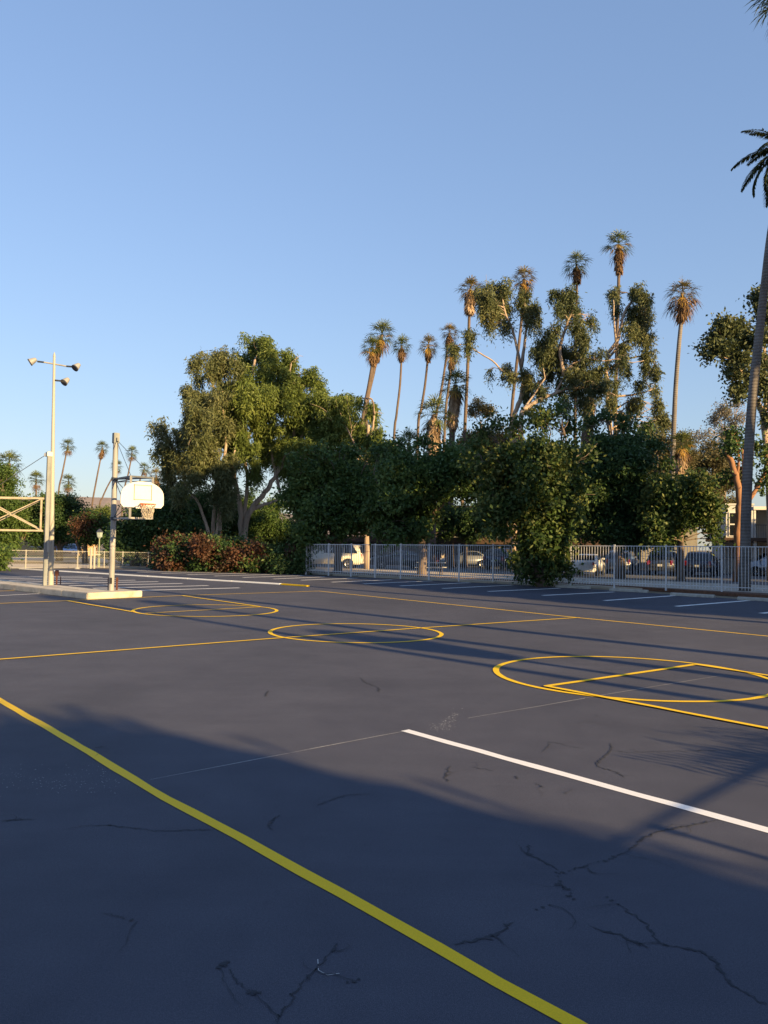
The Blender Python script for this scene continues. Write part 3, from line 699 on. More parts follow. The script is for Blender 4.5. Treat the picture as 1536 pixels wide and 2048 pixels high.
# lamp pole with three floodlights
QP = np.append(gp((101.5, 1169.3)), 0); zt3 = at(108.5, 713, QP[1])[2]
lamp = thing('floodlight_pole', 'tall tapered floodlight pole with three lamps behind the braced frame pole', 'light pole', QP + UP * .19)
QT = at(108.5, 713, QP[1]); mb = MB(); mb.tube([QP + np.array([0, 0, .19]), QT], [.100, .042], 18); mb.tube([QT, QT + np.array([0, 0, .10]), QT + np.array([0, 0, .16])], [.046, .03, .008], 12); mb.build('pole', MT['palepaint'], lamp, smooth=False)
ar = at(109, 728, QP[1])[2] - QP[2]
aL, aR, aS = at(73, 724, QP[1]), at(146, 733, QP[1]), at(126, 762, QP[1])
pz = lambda y: QT + (QP - QT) * ((QT[2] - at(108, y, QP[1])[2]) / QT[2])
mb = MB(); mb.tube([at(88, 724.5, QP[1]), pz(728)], .028, 8); mb.tube([pz(728), at(133, 732.5, QP[1])], .028, 8); mb.build('crossarm', MT['palepaint'], lamp)
for a_, b_ in ((at(75, 723, QP[1]), at(88, 724.5, QP[1])), (at(133, 732.5, QP[1]), at(145, 733.5, QP[1])), (pz(760.5), at(124, 762, QP[1]))):
    mb = MB(); mb.tube([a_, b_], .033, 8); mb.build('bracket', MT['darksteel'], lamp)
def flood(p, ax):
    ax = np.array(ax, float); ax /= np.linalg.norm(ax); q = Vector(ax).to_track_quat('Z', 'Y').to_matrix()
    prof = [(.03, -.14), (.065, -.125), (.095, -.04), (.125, .08), (.135, .10)]
    h = MB(); h.lathe(prof, n=18); h.v = [v @ np.array(q).T + p for v in h.v]; fo = h.build('floodlight', MT['greypaint'], lamp, smooth=False)
    h = MB(); h.lathe([(.138, .102), (.138, .138), (.12, .146)], n=18); h.v = [v @ np.array(q).T + p for v in h.v]; h.build('lens', MT['lens'], fo)
flood(at(66, 721.5, QP[1]), (-.8, -.25, -.55)); flood(at(154, 732.5, QP[1]), (-.42, -.6, -.72)); flood(at(132, 761.5, QP[1]), (-.42, -.6, -.72))
mb = MB(); p = QP + np.array([.16, .12, 0]); mb.bar(p + UP * .19, p + UP * .55, .05); mb.box(p + UP * .62, (.11, .10, .2)); mb.bar(p + UP * .5 + np.array([.14, 0, 0]), p + np.array([.14, 0, .19]), .03)
setp(mb.build('electrical_box', MT['rustred'], None, bevel=.01), 'small dark electrical box on a stub at the foot of the floodlight pole', 'electrical box')

# ------------------------------------------------------------------ white picket fence
fence = thing('picket_fence', 'long white steel picket fence between the bays and the tree lined street', 'fence', F0)
def ftop(s): return np.interp(s, [-2, 0, 25.2, 60], [1.77, 1.79, 2.02, 2.1])
def fbot(s): return np.interp(s, [-2, 25.2, 60], [.10, .19, .22])
posts = [0.0] + [float((gnd(x, 1186, .1)[:2] - F0[:2]) @ EX[:2]) for x in ()]
def s_at(px):                                               # where a photo column meets the fence line
    d = ray(px, 1150); a = np.array([[d[0], -EX[0]], [d[1], -EX[1]]]); return float(np.linalg.solve(a, F0[:2])[1])
POSTX = [612, 657, 702, 750, 801, 858, 918, 986, 1060, 1141, 1228.5, 1332, 1443.5]
PS = [s_at(x) for x in POSTX]; st = PS[-1] - PS[-2]
while PS[-1] < 52: PS.append(PS[-1] + 2.35)
for i, s in enumerate(PS):
    w = .055 if i % 1 else .07
    mb = MB(); mb.bar(fp(s, 0, fbot(s) - .12), fp(s, 0, ftop(s) + .05), .065, .065, up=EX); mb.box(fp(s, 0, ftop(s) + .055), (.08, .08, .02), math.atan2(EX[1], EX[0]))
    mb.build('fence_post', MT['fence'], fence)
for s0_, s1_ in zip(PS[:-1], PS[1:]):
    mb = MB(); L = s1_ - s0_; n_ = int(round(L / .128))
    for k in range(1, n_):
        s = s0_ + L * k / n_; jit_ = rng.normal() * .003
        mb.bar(fp(s + jit_, 0, fbot(s) + .02 + rng.normal() * .008), fp(s + rng.normal() * .004, 0, ftop(s) - .012), .019, .019, up=EX)
    mb.bar(fp(s0_ + .035, 0, ftop(s0_)), fp(s1_ - .035, 0, ftop(s1_)), .032, .034)
    mb.bar(fp(s0_ + .035, .0, fbot(s0_) + .14), fp(s1_ - .035, .0, fbot(s1_) + .14), .028, .03)
    mb.build('picket_panel', MT['fence'], fence)
mb = MB()
for s0_, s1_ in zip(PS[:-1], PS[1:]): mb.bar(fp(s0_, .025, .19 + .68 * ftop(s0_)), fp(s1_, .025, .19 + .68 * ftop(s1_)), .018)
mb.build('middle_rail', MT['darksteel'], fence)

# wheel stops along the bays
WS = [((1495, 1200), (1556, 1205)), ((1354, 1191), (1417, 1196)), ((1231, 1182), (1285, 1185.5)), ((1121, 1174.5), (1171, 1178.5)), ((1027, 1168), (1072, 1171)), ((944, 1163), (983, 1165.5)), ((864, 1159.5), (902, 1161.5)), ((798, 1156.5), (836, 1158.5)),
      ((736, 1153.5), (768, 1155)), ((680, 1151), (709, 1152.5)), ((627, 1149), (655, 1150)), ((580, 1147), (606, 1148)), ((536, 1145), (560, 1146)), ((494, 1143.3), (516, 1144))]
WLAB = ['behind the bay nearest the right edge', 'in front of the second white post from the right', 'at the third white post from the right edge', 'at the right side of the tree growing through the fence', 'at the left side of the tree growing through the fence',
        'beside a small stone, left of the tree growing through the fence', 'in front of the pale picnic table', 'in front of the trunk left of the picnic table', 'in front of the white pickup truck', 'in front of the rear wheel of the cream van',
        'in front of the nose of the cream van', 'where the red hedge meets the white fence', 'under the right half of the red hedge', 'under the middle of the red hedge']
for (a, b), lab in zip(WS, WLAB):
    a, b = gnd(*a), gnd(*b); c = (a + b) / 2; L = 1.75; d = np.array([.745, -.667, 0]); nn = np.array([.667, .745, 0])
    mb = MB(); pr_ = [(-.09, 0), (.09, 0), (.075, .09), (.05, .125), (-.05, .125), (-.075, .09)]; V = []
    for e in (-L / 2, L / 2): V += [c + d * (e * (1 if z < .1 else .985)) + nn * y + UP * z for y, z in pr_]
    mb.add(V, [tuple(range(6))[::-1], tuple(range(6, 12))] + [(i, (i + 1) % 6, 6 + (i + 1) % 6, 6 + i) for i in range(6)])
    o = mb.build('wheel_stop', MT['stop'], None, bevel=.012); setp(o, 'grey concrete wheel stop ' + lab, 'wheel stop', 'wheel stops along the fence side bays')
c = gnd(988, 1167); mb = MB(); bm_ = bmesh.new(); bmesh.ops.create_icosphere(bm_, subdivisions=2, radius=.14)
vs = np.array([v.co for v in bm_.verts]) * (1 + rng.normal(size=(len(bm_.verts), 1)) * .06) * np.array([1, 1, .75]); mb.add(vs + c + UP * .07, [[v.index for v in f.verts] for f in bm_.faces]); bm_.free()
setp(mb.build('stone', MT['sidewalk'], None), 'small rounded tan stone at the end of a wheel stop', 'stone')

# left chain-link fence
cf = thing('chain_link_fence', 'low chain link fence with pale posts along the far left edge of the lot', 'fence', gnd(51, 1137))
CP = [gnd(x, y) for x, y in ((-60, 1139), (-5, 1138), (51, 1137.2), (104, 1136.8), (155, 1136.4), (208, 1136), (245, 1135.5), (296, 1134.5), (340, 1134))]
ch = lambda p: 1.837 - (1103 - (1090 - .017 * (768 - 150))) / FPX * p[1]
for p in CP:
    mb = MB(); mb.tube([p, p + UP * ch(p)], .035, 8); mb.lathe([(.045, ch(p)), (.03, ch(p) + .05)], p, 8); mb.build('fence_post', MT['palepaint'], cf)
mb = MB()
for p, q in zip(CP[:-1], CP[1:]):
    for f_ in (1.0, .62, .06): mb.tube([p + UP * ch(p) * f_, q + UP * ch(q) * f_], .022 if f_ == 1 else .012, 6)
mb.build('rail', MT['palepaint'], cf)
mb = MB()
for p, q in zip(CP[:-1], CP[1:]):
    L = np.linalg.norm(q - p); H = ch(p); st_ = .16; e = (q - p) / L; k = -H
    while k < L:
        for sg in (1, -1):
            s0_, s1_ = (k, k + H) if sg == 1 else (k + H, k); z0, z1_ = 0., H
            if s0_ > s1_: s0_, s1_, z0, z1_ = s1_, s0_, H, 0.
            t0 = max(0, -s0_ / H); t1 = min(1, (L - s0_) / H)
            if t1 > t0: mb.bar(p + e * (s0_ + H * t0) + UP * (z0 + (z1_ - z0) * t0), p + e * (s0_ + H * t1) + UP * (z0 + (z1_ - z0) * t1), .006)
        k += st_
mb.build('wire_mesh', MT['wire'], cf)
gp_ = thing('gate_post', 'pair of thick pale posts by the left chain link fence with a small crossbar', 'gate post', gnd(190, 1137))
for i, x in enumerate((181, 188)):
    mb = MB(); p = gnd(x, 1137.5); mb.lathe([(.07, 0), (.07, 1.25 + .1 * i), (.02, 1.33 + .1 * i)], p, 10); mb.build('post', MT['palepaint'], gp_)
mb = MB(); mb.bar(gnd(178, 1137.5) + UP * .9, gnd(200, 1137.5) + UP * .9, .05); mb.build('crossbar', MT['palepaint'], gp_)
mk = thing('marker_stake', 'thin pale stake on a small foot in front of the left fence', 'stake', gnd(154, 1137.5))
p = gnd(154.5, 1138); mb = MB(); mb.bar(p, p + UP * .85, .05); mb.build('stake', MT['palepaint'], mk); mb = MB(); mb.lathe([(.18, .0), (.06, .12)], p, 10); mb.build('foot', MT['palepaint'], mk)
p = at(197, 1137, 54); p[2] = 0; sl = thing('street_lamp', 'green lantern street lamp on a thin post behind the left fence', 'street lamp', p)
zt4 = at(197, 1077, 54)[2]; gm = M_('green_post_paint', (.22, .26, .16), .6)
mb = MB(); mb.lathe([(.09, 0), (.09, .5), (.05, .6), (.04, zt4)], p, 10); mb.build('post', gm, sl)
mb = MB(); mb.lathe([(.05, zt4), (.17, zt4 + .12), (.22, zt4 + .42)], p, 6); mb.build('lantern', M_('lantern_glass', (.30, .36, .36), .2), sl)
mb = MB(); mb.lathe([(.26, zt4 + .42), (.14, zt4 + .56), (.03, zt4 + .66)], p, 6); mb.build('lantern_cap', MT['darksteel'], sl)

# picnic table on the sidewalk
p = gnd(862, 1152); p[2] = .09; tb = thing('picnic_table', 'pale picnic table with benches standing on the sunlit sidewalk', 'picnic table', p)
ax = math.atan2(EX[1], EX[0]) + .45; ex = np.array([math.cos(ax), math.sin(ax), 0]); ey = np.array([-ex[1], ex[0], 0])
mb = MB()
for k in range(-2, 3): mb.box(p + ey * k * .15 + UP * .72, (1.7, .14, .045), ax)
mb.build('tabletop', MT['wood'], tb)
for sg in (-1, 1):
    mb = MB()
    for k in (0, 1): mb.box(p + ey * sg * (.62 + k * .15) + UP * .43, (1.7, .14, .045), ax)
    mb.build('bench', MT['wood'], tb)
for sg in (-1, 1):
    mb = MB(); c_ = p + ex * sg * .6
    mb.bar(c_ + ey * .62, c_ + ey * .2 + UP * .7, .07); mb.bar(c_ - ey * .62, c_ - ey * .2 + UP * .7, .07); mb.bar(c_ + ey * .78 + UP * .38, c_ - ey * .78 + UP * .38, .06); mb.build('leg', MT['grey_bark'], tb)
# ------------------------------------------------------------------ vehicles
CARS = dict(
    sedan=dict(W=1.8, sil=[(-2.12, .27), (-2.3, .42), (-2.32, .62), (-2.25, .93), (-1.72, 1.0), (-1.02, 1.38), (-.45, 1.45), (.1, 1.42), (.95, .98), (1.9, .86), (2.2, .72), (2.3, .5), (2.2, .27)], belt=(4, 8), wx=(-1.35, 1.38), wr=.33),
    suv=dict(W=1.9, sil=[(-2.15, .33), (-2.32, .5), (-2.34, .75), (-2.3, 1.04), (-2.22, 1.06), (-1.95, 1.62), (-1.2, 1.74), (-.1, 1.72), (.95, 1.1), (1.95, 1.0), (2.25, .85), (2.34, .6), (2.25, .33)], belt=(4, 8), wx=(-1.35, 1.4), wr=.37),
    van=dict(W=1.95, sil=[(-2.3, .3), (-2.48, .45), (-2.5, .8), (-2.47, 1.0), (-2.42, 1.05), (-2.2, 1.66), (-1.2, 1.76), (.3, 1.72), (1.45, 1.08), (2.2, .92), (2.45, .72), (2.5, .5), (2.4, .3)], belt=(4, 8), wx=(-1.5, 1.55), wr=.34),
    pickup=dict(W=1.95, sil=[(-2.6, .42), (-2.78, .55), (-2.78, .8), (-2.76, 1.08), (-.75, 1.08), (-.62, 1.62), (-.2, 1.78), (.55, 1.76), (1.2, 1.12), (2.3, 1.05), (2.62, .95), (2.72, .65), (2.6, .42)], belt=(4, 8), wx=(-1.65, 1.75), wr=.39))
def car(name, label, kind, p, head, paint, group=None, cat='car'):
    S = CARS[kind]; W = S['W']; sil = S['sil']; b0, b1 = S['belt']; zb = sil[b0][1]
    t = thing(name, label, cat, p, head, group)
    def yw(i, z):
        x = sil[i][0]
        f = 1 - .10 * max(0, (abs(x) - 1.6) / 1.0) ** 1.5
        return W / 2 * f * (1 - .24 * max(0, (z - zb) / .6)) if b0 < i < b1 else W / 2 * f
    n = len(sil); V = [(x, s * yw(i, z), z) for s in (1, -1) for i, (x, z) in enumerate(sil)]
    low = [i for i in range(n) if not (b0 < i < b1)]; up = list(range(b0, b1 + 1))
    F = [tuple(low), tuple(n + i for i in low)[::-1], tuple(up), tuple(n + i for i in up)[::-1]]
    F += [(i, n + i, n + (i + 1) % n, (i + 1) % n) for i in range(n)]
    bm = bmesh.new(); bv = [bm.verts.new(v) for v in V]
    for f in F: bm.faces.new([bv[i] for i in f])
    bmesh.ops.recalc_face_normals(bm, faces=bm.faces)
    bmesh.ops.bevel(bm, geom=[e for e in bm.edges if e.calc_face_angle(0) > .12], offset=.055, segments=3, affect='EDGES', clamp_overlap=True)
    me = bpy.data.meshes.new('body'); bm.to_mesh(me); bm.free(); me.materials.append(paint)
    me.polygons.foreach_set('use_smooth', [True] * len(me.polygons))
    body = bpy.data.objects.new('body', me); C.objects.link(body); body.parent = t
    def panel(nm, quad, off, mat, th=.008):
        q = np.array(quad, float); c = q.mean(0); nrm = np.cross(q[1] - q[0], q[2] - q[1]); nrm /= np.linalg.norm(nrm)
        if nrm @ (c - np.array([c[0] * .6, 0, .6])) < 0: nrm = -nrm
        m = MB(); k = len(q); m.add(np.concatenate([q + nrm * (off - th), q + nrm * (off + th)]), [tuple(range(k)), tuple(range(k, 2 * k))[::-1]] + [(i, (i + 1) % k, k + (i + 1) % k, k + i) for i in range(k)])
        return m.build(nm, mat, t, local=True)
    for s in (1, -1):                                        # side windows, split by a pillar
        P = np.array([(sil[i][0], s * yw(i, sil[i][1]), sil[i][1]) for i in up]); 
        zt_ = P[:, 2].max() - .07; zlo = zb + .05
        xr = lambda z: np.interp(z, P[:3, 2], P[:3, 0]); xf = lambda z: np.interp(z, P[::-1][:3, 2], P[::-1][:3, 0])
        yy = lambda z: s * np.interp(z, [zb, P[:, 2].max()], [abs(P[0, 1] + P[-1, 1]) / 2 * 1, abs(P[2, 1])])
        a, b = xr(zlo) + .16, xf(zlo) - .14; ta, tb_ = xr(zt_) + .12, xf(zt_) - .08
        cuts = [0, .5, 1] if kind in ('sedan', 'pickup') else [0, .3, .62, 1]
        for u0, u1 in zip(cuts[:-1], cuts[1:]):
            g_ = .035 / max(.1, b - a)
            lo0, lo1 = a + (b - a) * (u0 + g_), a + (b - a) * (u1 - g_); hi0, hi1 = ta + (tb_ - ta) * (u0 + g_), ta + (tb_ - ta) * (u1 - g_)
            panel('side_window', [(lo0, yy(zlo), zlo), (lo1, yy(zlo), zlo), (hi1, yy(zt_), zt_), (hi0, yy(zt_), zt_)], .012, MT['glass'])
        m = MB(); m.box((xf(zlo) - .2, s * (W / 2 + .06), zlo + .08), (.12, .18, .13)); m.build('wing_mirror', paint, t, bevel=.02, local=True)
    def ends(i0, i1):                                        # windscreen / rear window
        q = []
        for i, f in ((i0, .12), (i0, .12), (i1, .1), (i1, .1)): q.append(i)
        A0 = np.array([sil[i0][0], yw(i0, sil[i0][1]), sil[i0][1]]); A1 = np.array([sil[i1][0], yw(i1, sil[i1][1]), sil[i1][1]])
        lo, hi = A0 * .9 + A1 * .1, A0 * .1 + A1 * .9
        return [(lo[0], lo[1] - .1, lo[2]), (lo[0], -lo[1] + .1, lo[2]), (hi[0], -hi[1] + .09, hi[2]), (hi[0], hi[1] - .09, hi[2])]
    panel('windscreen', ends(b1, b1 - 1), .006, MT['glass']); panel('rear_window', ends(b0, b0 + 1), .006, MT['glass'])
    xr_, xf_ = sil[3][0], sil[n - 2][0]
    for s in (1, -1):
        m = MB(); m.box((xf_ - .10, s * (W / 2 - .30), sil[n - 3][1] - .03), (.14, .36, .16), s * -.18); m.build('headlight', MT['headl'], t, bevel=.03, local=True)
        tall = .34 if kind in ('suv', 'van', 'pickup') else .2
        m = MB(); m.box((min(sil[2][0], xr_) + .05, s * (W / 2 - .17), sil[3][1] - .12), (.10, .16, tall)); m.build('tail_light', MT['taill'], t, bevel=.02, local=True)
    m = MB(); m.box((xf_ + .0, 0, .42), (.14, W * .84, .2)); m.build('front_bumper', paint if kind != 'pickup' else MT['rim'], t, bevel=.04, local=True)
    m = MB(); m.box((sil[1][0] - .0, 0, .46), (.14, W * .86, .2)); m.build('rear_bumper', paint if kind != 'pickup' else MT['rim'], t, bevel=.04, local=True)
    m = MB(); m.box((xf_ + .045, 0, .62), (.05, W * .42, .12)); m.build('grille', MT['black'], t, bevel=.01, local=True)
    m = MB(); m.box((sil[2][0] - .02, 0, .74), (.03, .32, .16)); m.build('number_plate', MT['plate'], t, local=True)
    for x in S['wx']:
        for s in (1, -1):
            m = MB(); a = np.arange(20) * 2 * math.pi / 20; rr = S['wr'] + .055; y = s * (W / 2 * (1 - .1 * max(0, (abs(x) - 1.6)) ** 1.5) + .004)
            m.add([(x + rr * math.cos(v), y, S['wr'] + rr * math.sin(v)) for v in a] + [(x + rr * math.cos(v), y - s * .12, S['wr'] + rr * math.sin(v)) for v in a],
                  [tuple(range(20))] + [(i, (i + 1) % 20, 20 + (i + 1) % 20, 20 + i) for i in range(20)])
            m.build('wheel_arch', MT['black'], t, local=True)
            w = MB(); r = S['wr']; pr_ = [(r * .6, -.1), (r * .93, -.105), (r, -.07), (r, .07), (r * .93, .105), (r * .6, .1)]
            a = np.arange(24) * 2 * math.pi / 24; yc = s * (W / 2 - .065)
            w.add([(x + q * math.cos(v), yc + dz, r + q * math.sin(v)) for q, dz in pr_ for v in a], [(i * 24 + j, i * 24 + (j + 1) % 24, (i + 1) * 24 + (j + 1) % 24, (i + 1) * 24 + j) for i in range(5) for j in range(24)])
            tw_ = w.build('wheel', MT['tyre'], t, smooth=True, local=True)
            w = MB(); w.add([(x + q * math.cos(v), yc + s * dz, r + q * math.sin(v)) for q, dz in ((r * .62, .085), (r * .5, .06), (r * .2, .07)) for v in a],
                            [(i * 24 + j, i * 24 + (j + 1) % 24, (i + 1) * 24 + (j + 1) % 24, (i + 1) * 24 + j) for i in range(2) for j in range(24)] + [tuple(48 + j for j in range(24))])
            ro = w.build('rim', MT['rim'], t, local=True); ro.parent = tw_
    return t
EA = math.atan2(EX[1], EX[0])
WHITE, CREAM = carpaint('white', (.70, .70, .70)), carpaint('cream', (.66, .62, .52))
NAVY, GREYP, SILV, REDP, CHAR, BLUEP = carpaint('navy', (.02, .028, .06), .3), carpaint('grey', (.16, .17, .19), .4), carpaint('silver', (.36, .38, .42), .5), carpaint('red', (.22, .015, .02), .2), carpaint('charcoal', (.045, .048, .055), .4), carpaint('blue', (.18, .24, .42), .4)
def on(x, y, z=0.0):
    p = gnd(x, y, z); p[2] = z; return p
car('parked_van', 'sunlit cream white minivan behind the left end of the white fence', 'van', np.array([at(660, 1137, 58.5)[0], 58.5, .09]), R(172), CREAM, cat='van')
car('pickup_truck', 'white pickup truck with chrome bumper behind a dark sedan', 'pickup', on(778, 1126), R(195), WHITE, cat='pickup truck')
car('parked_car', 'dark charcoal sedan in front of the white pickup truck', 'sedan', on(796, 1137), R(185), CHAR, 'cars parked along the street')
car('parked_car', 'dark red sedan in the shade right of the picnic table', 'sedan', on(890, 1131), R(60), REDP, 'cars parked along the street')
car('parked_car', 'silver grey sedan between the red car and the leafy tree through the fence', 'sedan', on(936, 1135), R(165), SILV, 'cars parked along the street')
car('parked_car', 'navy hatchback with a roof rail left of the leafy tree through the fence', 'suv', on(1010, 1140), R(58), NAVY, 'cars parked along the street')
car('parked_car', 'white sedan seen from behind with a red tail lamp right of the leafy tree', 'sedan', on(1175, 1150), R(66), WHITE, 'cars parked along the street')
car('parked_car', 'grey sport utility car with red tail lamp parked right of the white sedan', 'suv', on(1246, 1147), R(64), GREYP, 'cars parked along the street')
car('parked_car', 'charcoal sport utility car in shade left of the navy one near the right edge', 'suv', on(1330, 1150), R(62), CHAR, 'cars parked along the street')
car('parked_car', 'navy sport utility car between the last fence post and the grey palm trunk', 'suv', on(1405, 1152), R(60), NAVY, 'cars parked along the street')
car('parked_car', 'silver van at the right edge of the photo behind the big grey palm trunk', 'van', on(1545, 1152), R(175), SILV, 'cars parked along the street', cat='van')
car('moving_car', 'small blue car on the road behind the far left chain link fence', 'sedan', np.array([at(133, 1118, 75)[0], 75, 0]), R(-68), BLUEP)
car('parked_car', 'pale car half hidden by the dark tree left of the red hedge', 'sedan', on(292, 1127), R(170), WHITE)

# ------------------------------------------------------------------ buildings
def wbox(mb, x0, x1, y0, y1, z0, z1): mb.prism([(x0, y0), (x1, y0), (x1, y1), (x0, y1)], z0, z1)
# two storey apartment block at the right
bq = at(1452, 1075, 60); ba = R(-14); ux = np.array([math.cos(ba), math.sin(ba), 0]); uy = np.array([-ux[1], ux[0], 0])
O = np.array([bq[0], bq[1], 0]); z2, z3 = bq[2], at(1447, 1010, 60)[2]
ap = thing('apartment_building', 'pale grey two storey apartment block with a railed balcony behind the right fence', 'building', O)
def P3(a, b, z): return O + ux * a + uy * b + UP * z
def bx3(mb, a0, a1, b0, b1, z0, z1): mb.prism([P3(a, b, 0)[:2] for a, b in ((a0, b0), (a1, b0), (a1, b1), (a0, b1))], z0, z1)
mb = MB(); bx3(mb, 0, 1.9, 0, 9, z2, z3); bx3(mb, 1.9, 16, 2.2, 9, z2, z3 - .35); bx3(mb, .3, 15.5, 4.5, 8.8, 0, z2 - .25); mb.build('wall', MT['wallgrey'], ap)
mb = MB(); bx3(mb, -.15, 16.2, -.25, 9.2, z2 - .25, z2); mb.build('floor_slab', MT['roof'], ap)
mb = MB(); bx3(mb, 1.903, 16.4, -.1, 9.3, z3 - .347, z3 - .1); rf = mb.build('roof', MT['whitewood'], ap)
mb = MB(); bx3(mb, -.06, 1.96, -.06, 9.06, z3 - .0, z3 + .12); mb.build('parapet', MT['wallgrey'], ap)
for a0, a1, b in ((.25, .95, 0), (3.6, 4.4, 2.2), (5.4, 7.2, 2.2), (9, 10.5, 2.2)):
    wz0, wz1 = z2 + .15, z3 - .6
    mb = MB(); bx3(mb, a0, a1, b - .03, b - .004, wz0, wz1); w_ = mb.build('window', MT['glass'], ap)
    mb = MB(); e_ = .06
    bx3(mb, a0 - e_, a0, b - .06, b - .002, wz0 - e_, wz1 + e_); bx3(mb, a1, a1 + e_, b - .06, b - .002, wz0 - e_, wz1 + e_)
    bx3(mb, a0, a1, b - .06, b - .032, (wz0 + wz1) / 2 - .05, (wz0 + wz1) / 2 + .05); bx3(mb, a0, a1, b - .06, b - .002, wz1, wz1 + e_); bx3(mb, a0, a1, b - .06, b - .002, wz0 - e_, wz0); mb.build('window_frame', MT['whitewood'], w_)
mb = MB(); 
for k in range(90): mb.bar(P3(2.1 + k * .15, -.1, z2), P3(2.1 + k * .15, -.1, z2 + .95), .02)
mb.bar(P3(2.0, -.1, z2 + .96), P3(15.6, -.1, z2 + .96), .05); mb.build('balcony_railing', MT['darksteel'], ap)
for a in (2.0, 5.6, 9.2, 12.8):
    mb = MB(); mb.bar(P3(a, .05, 0), P3(a, .05, z2 - .25), .2); mb.bar(P3(a, .05, z2), P3(a, .05, z3 - .35), .12); mb.build('post', MT['wallgrey'], ap)
# long carport with a brown roof behind the parked cars
o0, o1 = at(560, 1090, 78), at(1150, 1090, 68); d = (o1 - o0); L = np.linalg.norm(d[:2]); d = np.array([d[0], d[1], 0]) / L; e = np.array([-d[1], d[0], 0]); o0[2] = 0
cpz = at(960, 1088, 72)[2]
cp_ = thing('carport', 'long low brown roofed carport with tan columns behind the parked cars', 'carport', o0)
mb = MB(); mb.prism([(o0 + d * a + e * b)[:2] for a, b in ((-12, 0), (L + 6, 0), (L + 6, 7), (-12, 7))], cpz, cpz + .55); mb.build('roof', MT['roof'], cp_)
mb = MB(); mb.prism([(o0 + d * a + e * b)[:2] for a, b in ((-11, 6.4), (L + 5, 6.4), (L + 5, 6.9), (-11, 6.9))], 0, cpz); mb.build('back_wall', MT['stucco2'], cp_)
for k in range(9):
    a = -10 + k * (L + 14) / 8; q = o0 + d * a + e * .5; mb = MB(); mb.bar(q, q + UP * cpz, .3); mb.build('column', MT['stucco'], cp_)
# apartment wing behind the carport, mostly hidden by trees
q0 = o0 + e * 13 + d * 4; mb = MB()
bw = thing('apartment_building', 'long tan apartment block with a brown roof hidden behind the street trees', 'building', q0)
mb.prism([(q0 + d * a + e * b)[:2] for a, b in ((0, 0), (34, 0), (34, 9), (0, 9))], 0, 5.6); mb.build('wall', MT['stucco2'], bw)
mb = MB(); mb.prism([(q0 + d * a + e * b)[:2] for a, b in ((-.6, -.8), (34.6, -.8), (34.6, 9.6), (-.6, 9.6))], 5.6, 6.1); mb.build('roof', MT['roof'], bw)
for k in range(8):
    for z0 in (1.0, 3.6):
        mb = MB(); a = 1.6 + k * 4.1; mb.prism([(q0 + d * x + e * y)[:2] for x, y in ((a, -.03), (a + 1.6, -.03), (a + 1.6, -.003), (a, -.003))], z0, z0 + 1.3); mb.build('window', MT['glass'], bw)
# small houses far behind the left fence
def house(label, px, Y, w, dp, h, wall, ang, ridge=1.6):
    c_ = at(px, 1080, Y); c_[2] = 0; hh = thing('house', label, 'house', c_)
    ux = np.array([math.cos(ang), math.sin(ang), 0]); uy = np.array([-ux[1], ux[0], 0]); q = lambda a, b, z: c_ + ux * a + uy * b + UP * z
    mb = MB(); mb.prism([q(a, b, 0)[:2] for a, b in ((-w / 2, 0), (w / 2, 0), (w / 2, dp), (-w / 2, dp))], 0, h); mb.build('wall', wall, hh)
    mb = MB(); V = [q(-w / 2 - .5, -.6, h), q(w / 2 + .5, -.6, h), q(w / 2 + .5, dp + .6, h), q(-w / 2 - .5, dp + .6, h), q(-w / 2 - .5, dp / 2, h + ridge), q(w / 2 + .5, dp / 2, h + ridge)]
    mb.add(V, [(0, 1, 5, 4), (2, 3, 4, 5), (0, 4, 3), (1, 2, 5), (0, 3, 2, 1)]); mb.build('roof', MT['roof'], hh)
    for a in (-w * .3, w * .22):
        mb = MB(); mb.prism([q(x, y, 0)[:2] for x, y in ((a - .6, -.04), (a + .6, -.04), (a + .6, -.003), (a - .6, -.003))], 1.0, 2.2); wo = mb.build('window', MT['glass'], hh)
        mb = MB(); mb.prism([q(x, y, 0)[:2] for x, y in ((a - .7, -.07), (a + .7, -.07), (a + .7, -.042), (a - .7, -.042))], .88, .98); mb.build('sill', MT['whitewood'], wo)
    mb = MB(); mb.prism([q(x, y, 0)[:2] for x, y in ((-.45, -.05), (.45, -.05), (.45, -.003), (-.45, -.003))], .1, 2.15); mb.build('door', MT['red_bark'], hh)
house('low sunlit tan house seen between the tree trunks behind the left fence', 118, 92, 8, 7, 2.6, M_('tan_house_wall', (.46, .30, .17), .9, .12, 2), R(18))
house('pale house at the left edge behind the chain link fence', 22, 98, 11, 8, 2.7, MT['stucco'], R(25))
# ------------------------------------------------------------------ trees
S_ = lambda L: [tuple(q) for q in L]
